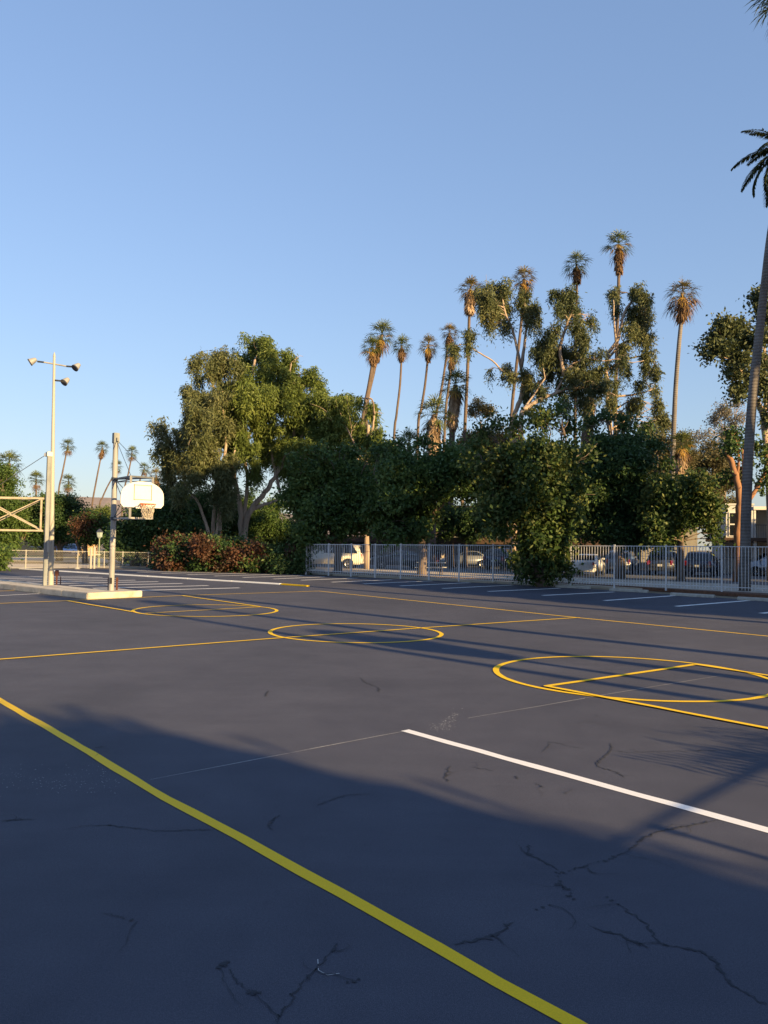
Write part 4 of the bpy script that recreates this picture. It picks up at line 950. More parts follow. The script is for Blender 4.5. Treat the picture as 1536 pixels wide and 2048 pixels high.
# big multi stemmed eucalyptus group left of centre
tree('eucalyptus_tree', 'multi stemmed eucalyptus rising behind the red hedge, left of the big pair', 'tree', (425, 1142), 57,
     [(4.2, 2, [(418, 1142), (418, 1078), (410, 1040), (395, 1003), (372, 972), (366, 930)]), (4.5, 2, [(424, 1142), (426, 1075), (428, 1020), (440, 960), (452, 890), (448, 830), (425, 770)]),
      (3.6, 1.5, [(430, 1142), (433, 1070), (438, 1010), (425, 940), (400, 870), (395, 800)]), (3.6, 1.5, [(437, 1142), (440, 1065), (446, 1000), (462, 940), (470, 900)])],
     S_([(402, 718, 24, 24), (398, 752, 16, 14), (449, 725, 38, 38), (425, 796, 52, 28), (392, 830, 32, 38), (449, 850, 48, 42), (318, 852, 20, 22), (334, 880, 16, 18), (342, 905, 28, 28), (318, 895, 14, 22), (341, 945, 26, 24), (392, 890, 38, 38), (392, 945, 34, 34), (449, 928, 38, 44), (440, 985, 34, 34), (365, 985, 22, 22), (380, 778, 22, 16), (462, 780, 36, 30), (420, 880, 30, 30), (455, 1000, 24, 26), (430, 740, 26, 22), (362, 872, 28, 28), (375, 915, 30, 30), (425, 835, 34, 30), (405, 910, 34, 34)]), 'euc', MT['euc'], MT['euc_bark'], 11, dens=1.5)
tree('eucalyptus_tree', 'largest broad crowned eucalyptus with pale forked limbs behind the red hedge', 'tree', (486, 1142), 60,
     [(6.5, 2.5, [(482, 1142), (483, 1062), (480, 1010), (470, 960), (465, 900), (480, 850), (500, 790), (510, 720)]), (7, 2.5, [(488, 1142), (489, 1056), (502, 1020), (530, 985), (548, 955), (575, 910), (600, 880), (620, 830)]),
      (4.2, 2, [(500, 1022), (520, 1012), (540, 1006), (560, 998), (580, 990)]), (4.2, 1.6, [(488, 1040), (495, 960), (490, 900), (520, 820), (550, 750)]), (3.4, 1.4, [(560, 985), (548, 935), (540, 890), (520, 840)]), (4, 2, [(575, 912), (590, 860), (585, 800), (580, 740)])],
     S_([(513, 690, 42, 26), (492, 712, 30, 28), (540, 712, 34, 28), (575, 718, 32, 24), (550, 752, 55, 36), (601, 752, 40, 32), (636, 770, 22, 22), (510, 790, 50, 32), (568, 802, 62, 32), (517, 830, 50, 36), (618, 826, 50, 42), (490, 884, 36, 32), (558, 877, 52, 36), (560, 920, 36, 32), (605, 910, 44, 40), (618, 962, 36, 34), (510, 935, 22, 28), (480, 760, 36, 28), (590, 850, 42, 32), (645, 870, 36, 36), (640, 800, 34, 26), (530, 860, 30, 30), (470, 850, 26, 30), (635, 930, 30, 30), (588, 945, 30, 24), (478, 815, 34, 30), (462, 885, 36, 34), (440, 800, 30, 26), (590, 790, 36, 28), (660, 845, 30, 26), (530, 900, 30, 30)]), 'euc', MT['euc_g'], MT['euc_bark'], 12, dens=1.6)
tree('eucalyptus_tree', 'feathery olive eucalyptus right of the largest one, in front of a leaning palm', 'tree', (735, 1142), 58,
     [(5, 3, [(733, 1142), (733, 1000), (733, 900), (737, 850)]), (3, 1.5, [(733, 940), (715, 900), (690, 850)]), (3, 1.5, [(733, 900), (745, 860), (748, 830)])],
     S_([(686, 812, 40, 30), (744, 822, 18, 28), (703, 852, 44, 36), (652, 892, 40, 38), (737, 884, 34, 36), (690, 910, 40, 36), (770, 900, 24, 28), (660, 832, 26, 26), (715, 940, 40, 34), (672, 800, 18, 14), (720, 800, 14, 12), (755, 862, 18, 22)]), 'eucfine', MT['euc_g'], MT['euc_bark'], 13, dens=1.5)
# tall airy eucalyptus on the right
tree('eucalyptus_tree', 'tall airy eucalyptus with a long bare side limb, left of the three right hand ones', 'tree', (1030, 1120), 63,
     [(6, 2.6, [(1028, 1120), (1028, 900), (1026, 850), (1036, 809), (1055, 782), (1090, 757), (1112, 720)]), (3.5, 1.8, [(1036, 815), (1045, 770), (1042, 735), (1035, 702), (1025, 659), (1012, 631), (1005, 600)]), (2.2, 1, [(1042, 748), (1010, 745), (985, 722), (952, 702), (935, 690)]), (4, 1.5, [(1042, 735), (1050, 680), (1055, 630)])],
     S_([(968, 590, 18, 36), (972, 622, 16, 24), (1001, 583, 24, 34), (1003, 622, 24, 26), (1015, 650, 16, 16), (1050, 602, 22, 28), (1062, 622, 18, 28), (982, 650, 11, 13), (1073, 640, 8, 16), (938, 668, 15, 20), (936, 692, 12, 14), (908, 696, 17, 14), (979, 741, 6, 12), (1014, 735, 13, 18), (1024, 750, 11, 14), (1058, 762, 18, 28), (1046, 745, 14, 16), (1068, 820, 16, 11), (1052, 790, 13, 14), (985, 608, 20, 20)]), 'euc', MT['euc'], MT['euc_bark'], 14, dens=1.45, dspread=.8)
tree('eucalyptus_tree', 'spreading eucalyptus with orange lit limbs and a dark central crown', 'tree', (1042, 1120), 61,
     [(6.5, 3, [(1042, 1120), (1041, 900), (1041, 850), (1044, 823), (1055, 815), (1082, 798), (1109, 787), (1131, 776)]), (3, 1, [(1131, 776), (1160, 775), (1191, 778), (1235, 793)]), (2.2, .6, [(1109, 787), (1128, 755), (1139, 733), (1156, 723), (1178, 717), (1205, 722), (1236, 718), (1262, 725), (1288, 721)]),
      (3, 1.2, [(1139, 733), (1164, 743), (1181, 763), (1208, 779), (1235, 793)]), (4, 2, [(1128, 752), (1120, 700), (1130, 660), (1145, 620)]), (2, 1, [(1070, 840), (1085, 838), (1103, 838)]), (2.5, 1.2, [(1044, 823), (1060, 800), (1090, 757)])],
     S_([(1090, 680, 30, 28), (1078, 704, 22, 24), (1117, 694, 24, 28), (1098, 735, 36, 26), (1082, 772, 24, 18), (1109, 588, 14, 17), (1137, 590, 24, 28), (1142, 622, 24, 25), (1152, 648, 20, 28), (1118, 612, 14, 16), (1180, 637, 13, 15), (1188, 648, 8, 10), (1161, 678, 18, 24), (1156, 708, 26, 20), (1170, 746, 36, 24), (1197, 743, 25, 25), (1191, 770, 24, 16), (1211, 763, 13, 18), (1131, 804, 8, 22), (1090, 835, 10, 18), (1120, 768, 20, 16), (1140, 745, 22, 20), (1105, 655, 18, 18), (1150, 780, 14, 18), (1170, 800, 14, 22), (1188, 714, 16, 12), (1222, 726, 16, 14), (1246, 714, 12, 10), (1200, 700, 12, 12)]), 'euc', MT['euc_d'], MT['euc_bark'], 15, dens=1.45, dspread=.8)
tree('eucalyptus_tree', 'slender eucalyptus with hanging streamers of leaves around the tallest palm trunk', 'tree', (1225, 1120), 64,
     [(5, 2.5, [(1225, 1120), (1222, 900), (1215, 780), (1213, 716), (1232, 686), (1241, 659), (1246, 632), (1265, 600)]), (3, 1.5, [(1214, 720), (1240, 690), (1270, 675), (1285, 655)]), (2.5, 1, [(1232, 686), (1228, 640), (1227, 600)]), (3, 1, [(1216, 790), (1240, 792), (1275, 788), (1302, 780)]), (2.5, 1, [(1215, 740), (1250, 720), (1290, 712), (1312, 730)])],
     S_([(1227, 588, 13, 22), (1230, 612, 12, 20), (1273, 588, 24, 26), (1290, 606, 22, 26), (1266, 625, 20, 26), (1284, 640, 22, 26), (1262, 655, 18, 18), (1280, 664, 24, 20), (1298, 676, 9, 18), (1249, 700, 20, 17), (1241, 730, 9, 18), (1257, 736, 11, 14), (1293, 710, 19, 17), (1290, 735, 16, 18), (1312, 740, 7, 26), (1312, 780, 6, 20), (1279, 771, 13, 15), (1314, 815, 12, 24), (1260, 809, 16, 20), (1246, 831, 18, 18), (1322, 838, 18, 22), (1275, 800, 12, 18), (1232, 765, 10, 16), (1300, 850, 20, 18), (1224, 800, 14, 20)]), 'euc', MT['euc'], MT['euc_bark'], 16, dens=1.45, dspread=.8)
# dark broadleaf street trees behind the fence
tree('street_tree', 'dark dense street tree between the big eucalyptus and the picnic table', 'tree', (675, 1152), 50,
     [(9, 6, [(675, 1152), (676, 1110), (674, 1070)]), (5, 2, [(675, 1085), (650, 1040), (625, 1000)]), (5, 2, [(675, 1080), (700, 1030), (715, 970)]), (4, 2, [(674, 1070), (670, 1000), (672, 950)])],
     auto_clumps(560, 775, 915, 1068, 50, 30, 21) + auto_clumps(566, 640, 1055, 1094, 7, 20, 121, 'box', dy=-1.8) + S_([(590, 925, 18, 14), (640, 908, 20, 14), (700, 900, 20, 16), (745, 912, 16, 14)]), 'broad', MT['dark2'], MT['grey_bark'], 21, dens=1.2)
tree('street_tree', 'wide dark street tree with spreading low limbs behind the picnic table', 'tree', (845, 1157), 47,
     [(9, 7, [(845, 1157), (845, 1110), (844, 1078)]), (6, 2, [(844, 1085), (820, 1050), (785, 1020), (765, 990)]), (6, 2, [(845, 1082), (866, 1030), (900, 995), (935, 970)]), (5, 2, [(844, 1080), (842, 1030), (845, 960)]), (4, 1.5, [(840, 1070), (800, 1058), (770, 1050)])],
     auto_clumps(740, 870, 900, 1064, 34, 30, 22, dy=-1.0) + auto_clumps(845, 985, 895, 1006, 20, 28, 222, dy=-1.0) + auto_clumps(745, 870, 1050, 1088, 8, 19, 122, 'box', dy=-2.2) + S_([(760, 905, 18, 16), (800, 893, 18, 14), (850, 888, 20, 14), (900, 900, 18, 14), (930, 915, 16, 14)]), 'broad', MT['dark2'], MT['grey_bark'], 22, dens=1.05)
tree('fence_tree', 'leafy tree growing through the white fence with foliage down to the ground', 'tree', (1085, 1172), 37.5,
     [(8, 5, [(1085, 1172), (1083, 1130), (1085, 1060), (1090, 980)]), (6, 3, [(1078, 1172), (1070, 1120), (1055, 1050), (1045, 960)]), (5, 2, [(1088, 1100), (1115, 1030), (1125, 950)])],
     auto_clumps(955, 1170, 858, 1082, 58, 27, 23) + S_([(962, 862, 18, 14), (1000, 850, 18, 16), (1035, 848, 16, 14), (1075, 838, 22, 16), (1108, 828, 20, 16), (1140, 842, 16, 18), (1128, 815, 10, 10), (950, 895, 18, 18), (940, 930, 18, 18), (1172, 905, 16, 18)]) + auto_clumps(1026, 1136, 1060, 1150, 18, 19, 24, 'box') + [(1050, 1148, 20, 14, 0), (1095, 1150, 24, 14, .2), (1130, 1140, 14, 16, 0)], 'big', MT['gold_leaf'], MT['grey_bark'], 23, dens=1.15)
tree('street_tree', 'broad dark evergreen right of the leafy fence tree, above the white sedan', 'tree', (1240, 1142), 50,
     [(9, 5, [(1240, 1142), (1242, 1060), (1235, 980), (1225, 910)]), (5, 2, [(1242, 1040), (1280, 990), (1310, 950)]), (5, 2, [(1240, 1030), (1200, 980), (1175, 920)]), (2.5, 1, [(1250, 1062), (1300, 1035), (1345, 1015)])],
     auto_clumps(1125, 1330, 855, 1098, 54, 29, 25) + S_([(1185, 846, 18, 16), (1212, 836, 18, 14), (1250, 845, 20, 16), (1285, 862, 18, 16), (1312, 892, 18, 18), (1335, 935, 16, 16), (1150, 1000, 20, 24)]), 'broad', MT['dark'], MT['grey_bark'], 25, dens=1.1)
tree('street_tree', 'dark green gold flecked tree just left of the pale apartment block', 'tree', (1362, 1142), 48,
     [(7, 4, [(1362, 1142), (1360, 1060), (1350, 990)]), (4, 2, [(1360, 1050), (1390, 1010), (1405, 985)]), (4, 2, [(1358, 1040), (1320, 990), (1300, 960)])],
     auto_clumps(1275, 1438, 930, 1100, 36, 26, 26) + [(1425, 1060, 14, 18, 0), (1432, 1080, 10, 12, 0)], 'broad', MT['gold_leaf'], MT['grey_bark'], 26, dens=1.1)
# trees further back that close the gaps
tree('background_tree', 'brownish olive tree behind the thatch skirted palms, left of them', 'tree', (790, 1090), 80, [(6, 3, [(790, 1090), (790, 960), (792, 900)])], auto_clumps(720, 850, 885, 1010, 18, 26, 31), 'fine', MT['olive'], MT['grey_bark'], 31)
tree('background_tree', 'olive tree peeping out right of the thatch skirted palms', 'tree', (965, 1090), 78, [(6, 3, [(965, 1090), (965, 900), (962, 850)])], auto_clumps(905, 1035, 830, 1010, 24, 26, 32) + [(960, 812, 22, 16, 0), (975, 822, 20, 14, 0), (945, 822, 16, 12, 0)], 'fine', MT['olive'], MT['grey_bark'], 32)
tree('background_tree', 'light olive tree behind the lone leaning palm on the right', 'tree', (1340, 1090), 72, [(6, 3, [(1340, 1090), (1335, 950), (1325, 880)])], auto_clumps(1285, 1400, 845, 1020, 24, 24, 33) + [(1330, 850, 18, 16, 0)], 'fine', MT['olive'], MT['grey_bark'], 33)
tree('background_tree', 'olive brown tree above the pale apartment block', 'tree', (1430, 1090), 74, [(6, 3, [(1430, 1090), (1430, 980), (1425, 920)])], auto_clumps(1370, 1490, 885, 1030, 24, 24, 34), 'fine', MT['olive'], MT['grey_bark'], 34)
tree('background_tree', 'pale grey twiggy tree showing above the olive trees on the right', 'tree', (1445, 1090), 82, [(5, 2, [(1445, 1090), (1450, 950), (1455, 870)])], S_([(1450, 818, 26, 18), (1432, 842, 22, 18), (1470, 842, 22, 22), (1455, 870, 30, 22), (1415, 868, 14, 14), (1395, 880, 18, 16), (1480, 810, 14, 12)]), 'fine', MT['pale'], MT['euc_bark'], 35, dens=.6)
tree('background_tree', 'tall dark eucalyptus leaning in from the right edge above the apartment roof', 'tree', (1545, 1120), 50,
     [(8, 3, [(1545, 1120), (1540, 1000), (1532, 880), (1522, 820), (1495, 765), (1475, 725), (1462, 700)]), (4, 2, [(1532, 880), (1530, 760), (1530, 650)]), (3, 1.5, [(1510, 795), (1480, 790), (1465, 780)])],
     S_([(1448, 652, 26, 16), (1432, 672, 22, 16), (1440, 692, 26, 16), (1408, 698, 11, 9), (1420, 712, 10, 8), (1474, 655, 16, 20), (1482, 680, 20, 24), (1468, 715, 20, 18), (1490, 722, 18, 18), (1458, 742, 14, 12), (1478, 772, 18, 20), (1470, 792, 12, 12), (1525, 600, 18, 28), (1532, 640, 14, 28), (1530, 672, 14, 18), (1524, 752, 14, 24), (1525, 785, 14, 16), (1505, 760, 12, 14), (1480, 745, 14, 14), (1535, 720, 14, 20), (1500, 700, 10, 12), (1545, 830, 20, 20)]), 'broad', MT['euc_d'], MT['euc_bark'], 36, dens=1.8, dspread=.5)
tree('bark_tree', 'red brown peeling trunk with bare limbs in front of the apartment block', 'tree', (1476, 1115), 48,
     [(8, 5, [(1476, 1115), (1477, 1040), (1479, 1000), (1474, 960), (1462, 925), (1450, 900)]), (5, 2, [(1478, 1000), (1488, 950), (1485, 900)]), (5, 3, [(1479, 1020), (1505, 990), (1525, 955), (1540, 930)]), (3, 1.5, [(1474, 960), (1478, 920), (1472, 880)])],
     S_([(1460, 868, 18, 16), (1455, 890, 20, 16), (1480, 880, 18, 14), (1470, 900, 16, 12), (1525, 905, 20, 18), (1535, 930, 18, 14), (1510, 890, 14, 14), (1540, 965, 20, 20), (1445, 955, 18, 14), (1500, 930, 12, 10)]), 'broad', MT['dark'], MT['red_bark'], 37, dens=1.0)
tree('background_tree', 'dark low tree behind the carport right of the picnic table', 'tree', (930, 1115), 68, [(5, 3, [(930, 1115), (930, 1060)])], auto_clumps(800, 1010, 1005, 1086, 34, 26, 48, 'box'), 'fine', MT['dark'], MT['grey_bark'], 48)
# left side
tree('shade_tree', 'very dark rounded tree behind the basketball hoop', 'tree', (270, 1132), 58, [(8, 5, [(270, 1132), (272, 1090), (275, 1050)]), (4, 2, [(273, 1080), (300, 1050), (320, 1030)])],
     auto_clumps(222, 372, 985, 1128, 40, 30, 41), 'broad', MT['dark'], MT['grey_bark'], 41, dens=1.2)
tree('background_tree', 'bright green bushy tree glimpsed between the eucalyptus trunks', 'tree', (500, 1120), 72, [(5, 3, [(500, 1120), (500, 1060)])], auto_clumps(310, 620, 985, 1120, 44, 32, 42, 'box'), 'fine', MT['mid'], MT['grey_bark'], 42)
tree('background_tree', 'big olive green tree at the left edge with a palm poking out on top', 'tree', (10, 1125), 66, [(8, 4, [(10, 1125), (12, 1040), (5, 980)])], auto_clumps(-70, 52, 915, 1112, 52, 30, 43), 'fine', MT['mid'], MT['grey_bark'], 43)
tree('background_tree', 'dome shaped dark tree behind the floodlight pole', 'tree', (118, 1122), 68, [(6, 4, [(118, 1122), (120, 1080), (118, 1050)]), (3, 2, [(119, 1095), (145, 1075), (160, 1050)]), (3, 2, [(119, 1095), (95, 1070), (80, 1045)])],
     auto_clumps(48, 172, 980, 1092, 40, 24, 44), 'fine', MT['dark'], MT['grey_bark'], 44, dens=1.2)
tree('background_tree', 'reddish brown tinged tree left of the hoop pole', 'tree', (172, 1122), 64, [(5, 3, [(172, 1122), (170, 1085), (175, 1060)]), (3, 1.5, [(171, 1098), (150, 1075), (145, 1060)])],
     auto_clumps(135, 222, 1022, 1092, 26, 18, 45), 'fine', MT['mid'], MT['grey_bark'], 45, dens=1.1,
     extra=('reddish_leaves', MT['red'], [(165, 1045, 22, 12, -1.5), (180, 1062, 18, 10, -1.5), (155, 1062, 14, 10, -1.5), (190, 1045, 14, 8, -1.5), (178, 1035, 16, 8, -1)], .7))
tree('background_tree', 'low light green tree line under the far hill, left of the hoop pole', 'tree', (160, 1110), 110, [(4, 2, [(160, 1110), (160, 1060)])], auto_clumps(130, 225, 1014, 1080, 20, 20, 46, 'box'), 'fine', MT['euc_g'], MT['grey_bark'], 46)
tree('background_tree', 'dark tree right of the hoop pole at the foot of the eucalyptus', 'tree', (345, 1125), 66, [(4, 2, [(345, 1125), (345, 1050)])], auto_clumps(300, 400, 960, 1110, 26, 24, 47), 'fine', MT['dark'], MT['grey_bark'], 47)
# red and green hedge and the low shrub at the left edge
def hedge(name, label, px0, px1, base_y, Y0, Y1, h_px, n, leafA, leafB, seed, frac):
    g = np.random.default_rng(seed); f = at((px0 + px1) / 2, base_y, (Y0 + Y1) / 2); f[2] = 0; t = thing(name, label, 'hedge', f); ca, cb = [], []
    for k in range(n):
        u = (k + .5) / n; px = px0 + (px1 - px0) * u; Y = Y0 + (Y1 - Y0) * u
        for j in range(4):
            z = g.uniform(.05, 1); c = at(px + g.normal() * 8, base_y - h_px(u) * z * .85, Y + g.normal() * .6); r = px2m(h_px(u) * g.uniform(.2, .34), Y)
            c[2] = max(c[2], .35); (cb if g.random() < frac(u, z) else ca).append((c, (r * 1.2, r * 1.2, r)))
    mb = MB()
    for k in range(n):
        p = at(px0 + (px1 - px0) * (k + .5) / n, base_y, Y0 + (Y1 - Y0) * (k + .5) / n); p[2] = 0; mb.tube([p, p + np.array([g.normal() * .2, 0, .8]), p + np.array([g.normal() * .4, g.normal() * .3, 1.4])], [.04, .03, .015], 5)
    mb.build('stem', MT['grey_bark'], t)
    L_, W_, td, pt, sg, dr = STY['fine']
    quads_object('foliage', leaf_quads(ca, L_, W_, td * 1.3, pt, sg, dr, seed), leafA, t)
    if cb: quads_object('red_foliage', leaf_quads(cb, L_, W_, td * 1.1, pt, sg, dr, seed + 1), leafB, t)
hedge('hedge', 'long red and green hedge along the far bays under the eucalyptus trees', 322, 602, 1142, 51, 48.5, lambda u: 55 + 10 * math.sin(u * 5 + .4), 44, MT['dark'], MT['red'], 51, lambda u, z: (.75 if u < .3 else .6 if u < .55 else .2) * (.5 + .6 * z))
hedge('shrub', 'small sunlit yellow green shrub at the left edge before the chain link fence', -30, 6, 1132, 46, 46, lambda u: 34, 7, MT['mid'], MT['red'], 52, lambda u, z: 0)
dg = MB()
# ------------------------------------------------------------------ palms
GP = 'tall fan palms in the row behind the eucalyptus trees'
fan_palm('tall leaning fan palm with golden fronds, the left one of a touching pair', 84, (744, 690), 20, [(747, 712), (739, 765), (727, 830), (720, 900)], 7.5, (722, 10), 61, GP, gold=1)
fan_palm('tall leaning fan palm, upper right one of a touching pair left of the palm row', 86, (764, 664), 23, [(755, 705), (747, 745), (735, 800), (731, 870)], 7.5, (716, 11), 62, GP, gold=1)
fan_palm('slim fan palm with a small neat crown right of the touching pair', 92, (803, 687), 17, [(803, 713), (800, 770), (793, 830), (788, 880)], 4.6, (714, 7), 63, GP)
fan_palm('slim fan palm with a small green crown, second from the touching pair', 92, (857, 686), 17, [(856, 712), (850, 770), (842, 820), (836, 860)], 5, (713, 8), 64, GP, gold=1, leafmix=True)
fan_palm('small topped fan palm crown with brown beard, upper one of two overlapping', 94, (899, 662), 16, [(893, 712), (886, 760), (879, 800), (870, 860)], 5, (684, 9), 65, GP, leafmix=True)
fan_palm('small fan palm crown half hidden by eucalyptus twigs, lower one of two overlapping', 90, (905, 702), 17, [(903, 728), (897, 775), (890, 850)], 5, (730, 8), 66, GP, gold=1)
fan_palm('fan palm with a long shaggy thatch skirt right of the thicker thatched one', 68, (911, 764), 27, [(909, 800), (905, 850), (902, 950)], 12, (852, 17), 67, GP, gold=1)
fan_palm('short fan palm with a thick grey thatch skirt and dark spiky crown', 64, (868, 822), 30, [(867, 860), (867, 900), (866, 960)], 13, (930, 19), 68, GP)
fan_palm('tall fan palm with a golden ball of dead fronds beside the airy eucalyptus', 72, (941, 574), 21, [(939, 615), (936, 720), (930, 850), (926, 950)], 6.6, (618, 14), 69, GP, gold=2, leafmix=True)
fan_palm('tall fan palm rising out of the airy eucalyptus crown', 75, (1048, 553), 21, [(1047, 590), (1041, 660), (1032, 740), (1022, 850)], 6, (585, 10), 70, GP, gold=2, leafmix=True)
fan_palm('second tallest fan palm with a full crown above the spreading eucalyptus', 80, (1153, 523), 22, [(1154, 560), (1153, 600), (1151, 700), (1150, 850)], 5.5, (557, 11), 71, GP)
fan_palm('tallest fan palm of the row with a ragged beard of dead fronds', 76, (1237, 484), 23, [(1238, 530), (1235, 640), (1233, 720), (1231, 800)], 7, (540, 11), 72, GP, gold=2)
fan_palm('lone tall fan palm with wide drooping brown fronds right of the group', 61, (1365, 580), 24, [(1364, 625), (1357, 700), (1350, 800), (1345, 950)], 9, (632, 12), 73, GP, wide=True, full=1.1, gold=1, bark='palm_grey', leafmix=True)
fan_palm('short fan palm with golden skirt behind the lone tall palm trunk', 57, (1364, 882), 22, [(1362, 920), (1361, 980)], 11, (952, 13), 74, GP, gold=2)
fan_palm('thick thatched fan palm trunk under the spreading eucalyptus', 70, (1180, 790), 20, [(1177, 840), (1172, 900)], 22, (885, 14), 75, GP)
fan_palm('dark fan palm crown low behind the street trees, left of the thatched palms', 72, (818, 880), 24, [(818, 920), (818, 980)], 10, None, 76, GP, n=28)
GL = 'far fan palms on the left skyline'
fan_palm('far fan palm right of the floodlight pole, upper one with a leaning trunk', 150, (136, 888), 12.5, [(131, 915), (124, 950), (117, 985)], 3.2, None, 81, GL)
fan_palm('far fan palm left of the hoop pole with a bowed trunk', 150, (205, 892), 12, [(201, 918), (192, 965), (184, 1013)], 3.2, (912, 4), 82, GL)
fan_palm('far fan palm right of the floodlight pole, lower one with a round crown', 140, (137, 960), 13.5, [(136, 985), (134, 1010)], 3, None, 83, GL)
fan_palm('far fan palm left of the braced frame pole above the dome shaped tree', 130, (72, 955), 14, [(72, 980), (72, 1000)], 3.4, None, 84, GL)
fan_palm('far fan palm half hidden by the hoop pole with an arching trunk', 160, (233, 929), 11, [(226, 952), (214, 975), (205, 995), (199, 1013)], 3, None, 85, GL)
fan_palm('far fan palm between the hoop cables, right of the hoop pole', 160, (264, 902), 11, [(262, 920), (256, 950), (248, 985)], 3, None, 86, GL)
fan_palm('far fan palm above the right end of the backboard', 160, (289, 934), 10, [(284, 950), (278, 975)], 2.8, None, 87, GL)
fan_palm('far yellowish fan palm between the backboard and the eucalyptus', 130, (312, 948), 13, [(318, 975), (316, 1010)], 3.6, (975, 5), 88, GL, leafmix=True)
fan_palm('fan palm top rising out of the olive tree at the left edge', 75, (18, 922), 22, [(18, 950), (18, 1000)], 8, None, 89, GL)

def feather_palm(label, Y, crown, length, trunk, w, seed):
    c = at(crown[0], crown[1], Y); path = [c - UP * .2] + [at(p[0], p[1], Y) for p in trunk]; path[-1][2] = -.05
    t = thing('feather_palm', label, 'palm tree', (path[-1][0], path[-1][1], 0)); g = np.random.default_rng(seed)
    sp = smooth_path(path[::-1], 6); r = np.interp(np.linspace(0, 1, len(sp)), [0, .1, .45, .75, 1], [px2m(w * .58, Y), px2m(w * .50, Y), px2m(w * .45, Y), px2m(w * .33, Y), px2m(w * .30, Y)])
    mb = MB(); mb.tube(sp, r, 16); mb.build('trunk', MT['palm_grey'], t, smooth=True)
    Q = []
    for k in range(42):
        az = 2.39996 * k + g.normal() * .15; el = R(78 - 145 * (k / 41) ** .8); hor = np.array([math.cos(az), math.sin(az), 0]); L = length * g.uniform(.85, 1.1)
        cv = []; p = c.copy(); ang = el
        for j in range(26):
            cv.append(p.copy()); p = p + (hor * math.cos(ang) + UP * math.sin(ang)) * L / 25; ang -= R(2.2 + 1.4 * math.cos(el))
        cv = np.array(cv); tg = np.gradient(cv, axis=0); tg /= np.linalg.norm(tg, axis=1)[:, None]; sd = np.cross(tg, UP); sd /= np.linalg.norm(sd, axis=1)[:, None] + 1e-6
        for j in range(25):
            w_ = .035 * (1 - j / 27); Q.append([cv[j] + sd[j] * w_, cv[j] - sd[j] * w_, cv[j + 1] - sd[j + 1] * w_, cv[j + 1] + sd[j + 1] * w_])
        for j in np.arange(3, 25, .42):
            i = int(j); b_ = cv[i] + (cv[min(i + 1, 25)] - cv[i]) * (j - i); ll = L * .17 * math.sin(min(1, (26 - j) / 17 + .12) * 1.5)
            for s in (1, -1):
                d_ = sd[i] * s * .8 + tg[i] * .62 - UP * .38 + g.normal(size=3) * .1; d_ /= np.linalg.norm(d_); x = np.cross(d_, UP); x /= np.linalg.norm(x); lw = .035
                Q.append([b_, b_ + d_ * ll * .45 + x * lw, b_ + d_ * ll - UP * ll * .12, b_ + d_ * ll * .45 - x * lw])
    quads_object('crown', np.array(Q), MT['feather'], t); return t
feather_palm('tall feather palm with arching fronds and a thick grey trunk at the right edge', 35, (1578, 302), 2.6, [(1545, 440), (1526, 600), (1503, 820), (1493, 1000), (1489, 1195)], 20, 91)
fan_palm('fan palm crown hanging in from the top right corner', 33, (1566, -14), 48, [(1562, 100), (1600, 600), (1640, 1150)], 18, (40, 20), 92, None, foot=None)
# ------------------------------------------------------------------ unseen palms and added casters that shade the lot
SD = np.array([-.69, .72, 0]); SD /= np.linalg.norm(SD); SN = np.array([SD[1], -SD[0], 0]); ELEV = R(16.0)
def sn(s, n, z=0): return SD * s + SN * n + UP * z
def plain_palm(label, p, h, r, w, seed):
    Y = 100.; t = thing('fan_palm', label, 'palm tree', p, group='fan palms behind the camera')
    g = np.random.default_rng(seed); hub = np.array(p) + UP * h; sp = smooth_path([np.array(p) - UP * .05, np.array(p) + UP * h * .5 + np.append(g.normal(size=2) * .15, 0), hub], 6)
    mb = MB(); mb.tube(sp, np.linspace(w * .6, w * .42, len(sp)), 12); mb.build('trunk', MT['palm_bark'], t, smooth=True)
    quads_object('crown', fan_leaves(hub, r, 44, 82, -60, seed, blades=17), MT['frond'], t)
    if w < .22: quads_object('thatch', skirt_quads(hub - UP * .05, r * 1.0, r * .75, r * .4, 1500, seed), MT['dead'], t)
tk = math.tan(ELEV)
for n_, hs, s0_, w, r_, lab in ((10.75, 11.9, -7, .20, .62, 'short fan palm behind the camera whose crown shades the centre circle'), (11.75, 21.5, -11, .34, .6, 'fan palm behind the camera whose thin trunk shadow crosses the near key circle'),
                             (14.3, 46, -12, .36, 1.2, 'fan palm behind the camera whose trunk shadow passes the end of the halfway line'), (21.5, 46, -8, .42, 1.2, 'fan palm at the right whose trunk shadow lies beside the fence side bays'),
                             (10.1, 25, -12, .26, .6, 'thin fan palm behind the camera that doubles the shadow at the centre circle')):
    plain_palm(lab, sn(s0_, n_), (hs - s0_) * tk, r_, w, int(n_ * 10))
shade_blk = thing('shade_block', 'unseen tan block added behind the camera to shade the near corner', 'building', sn(-20, -12))  # unseen block, added to cast the foreground shade
zs = lambda s: (s + 17) * tk
def sbox(name, s0, s1, n0, n1, z0, z1, mat): mb = MB(); mb.prism([sn(s, n)[:2] for s, n in ((s0, n0), (s1, n0), (s1, n1), (s0, n1))], z0, z1); return mb.build(name, mat, shade_blk)
prof = [(4.45, 0), (4.5, zs(1.6)), (4.47, zs(3.4)), (4.38, zs(4.3)), (4.22, zs(5.0)), (4.2, zs(5.7)), (4.02, zs(6.3)), (3.95, zs(7.0)), (3.65, zs(7.5)), (3.5, zs(8.05)), (3.1, zs(8.2)), (2.75, zs(8.55)), (2.3, zs(8.25)), (1.6, zs(8.4)), (-.5, zs(8.3)), (-30, zs(8.3)), (-30, 0)]  # outline shaped to cast the wavy shade edge
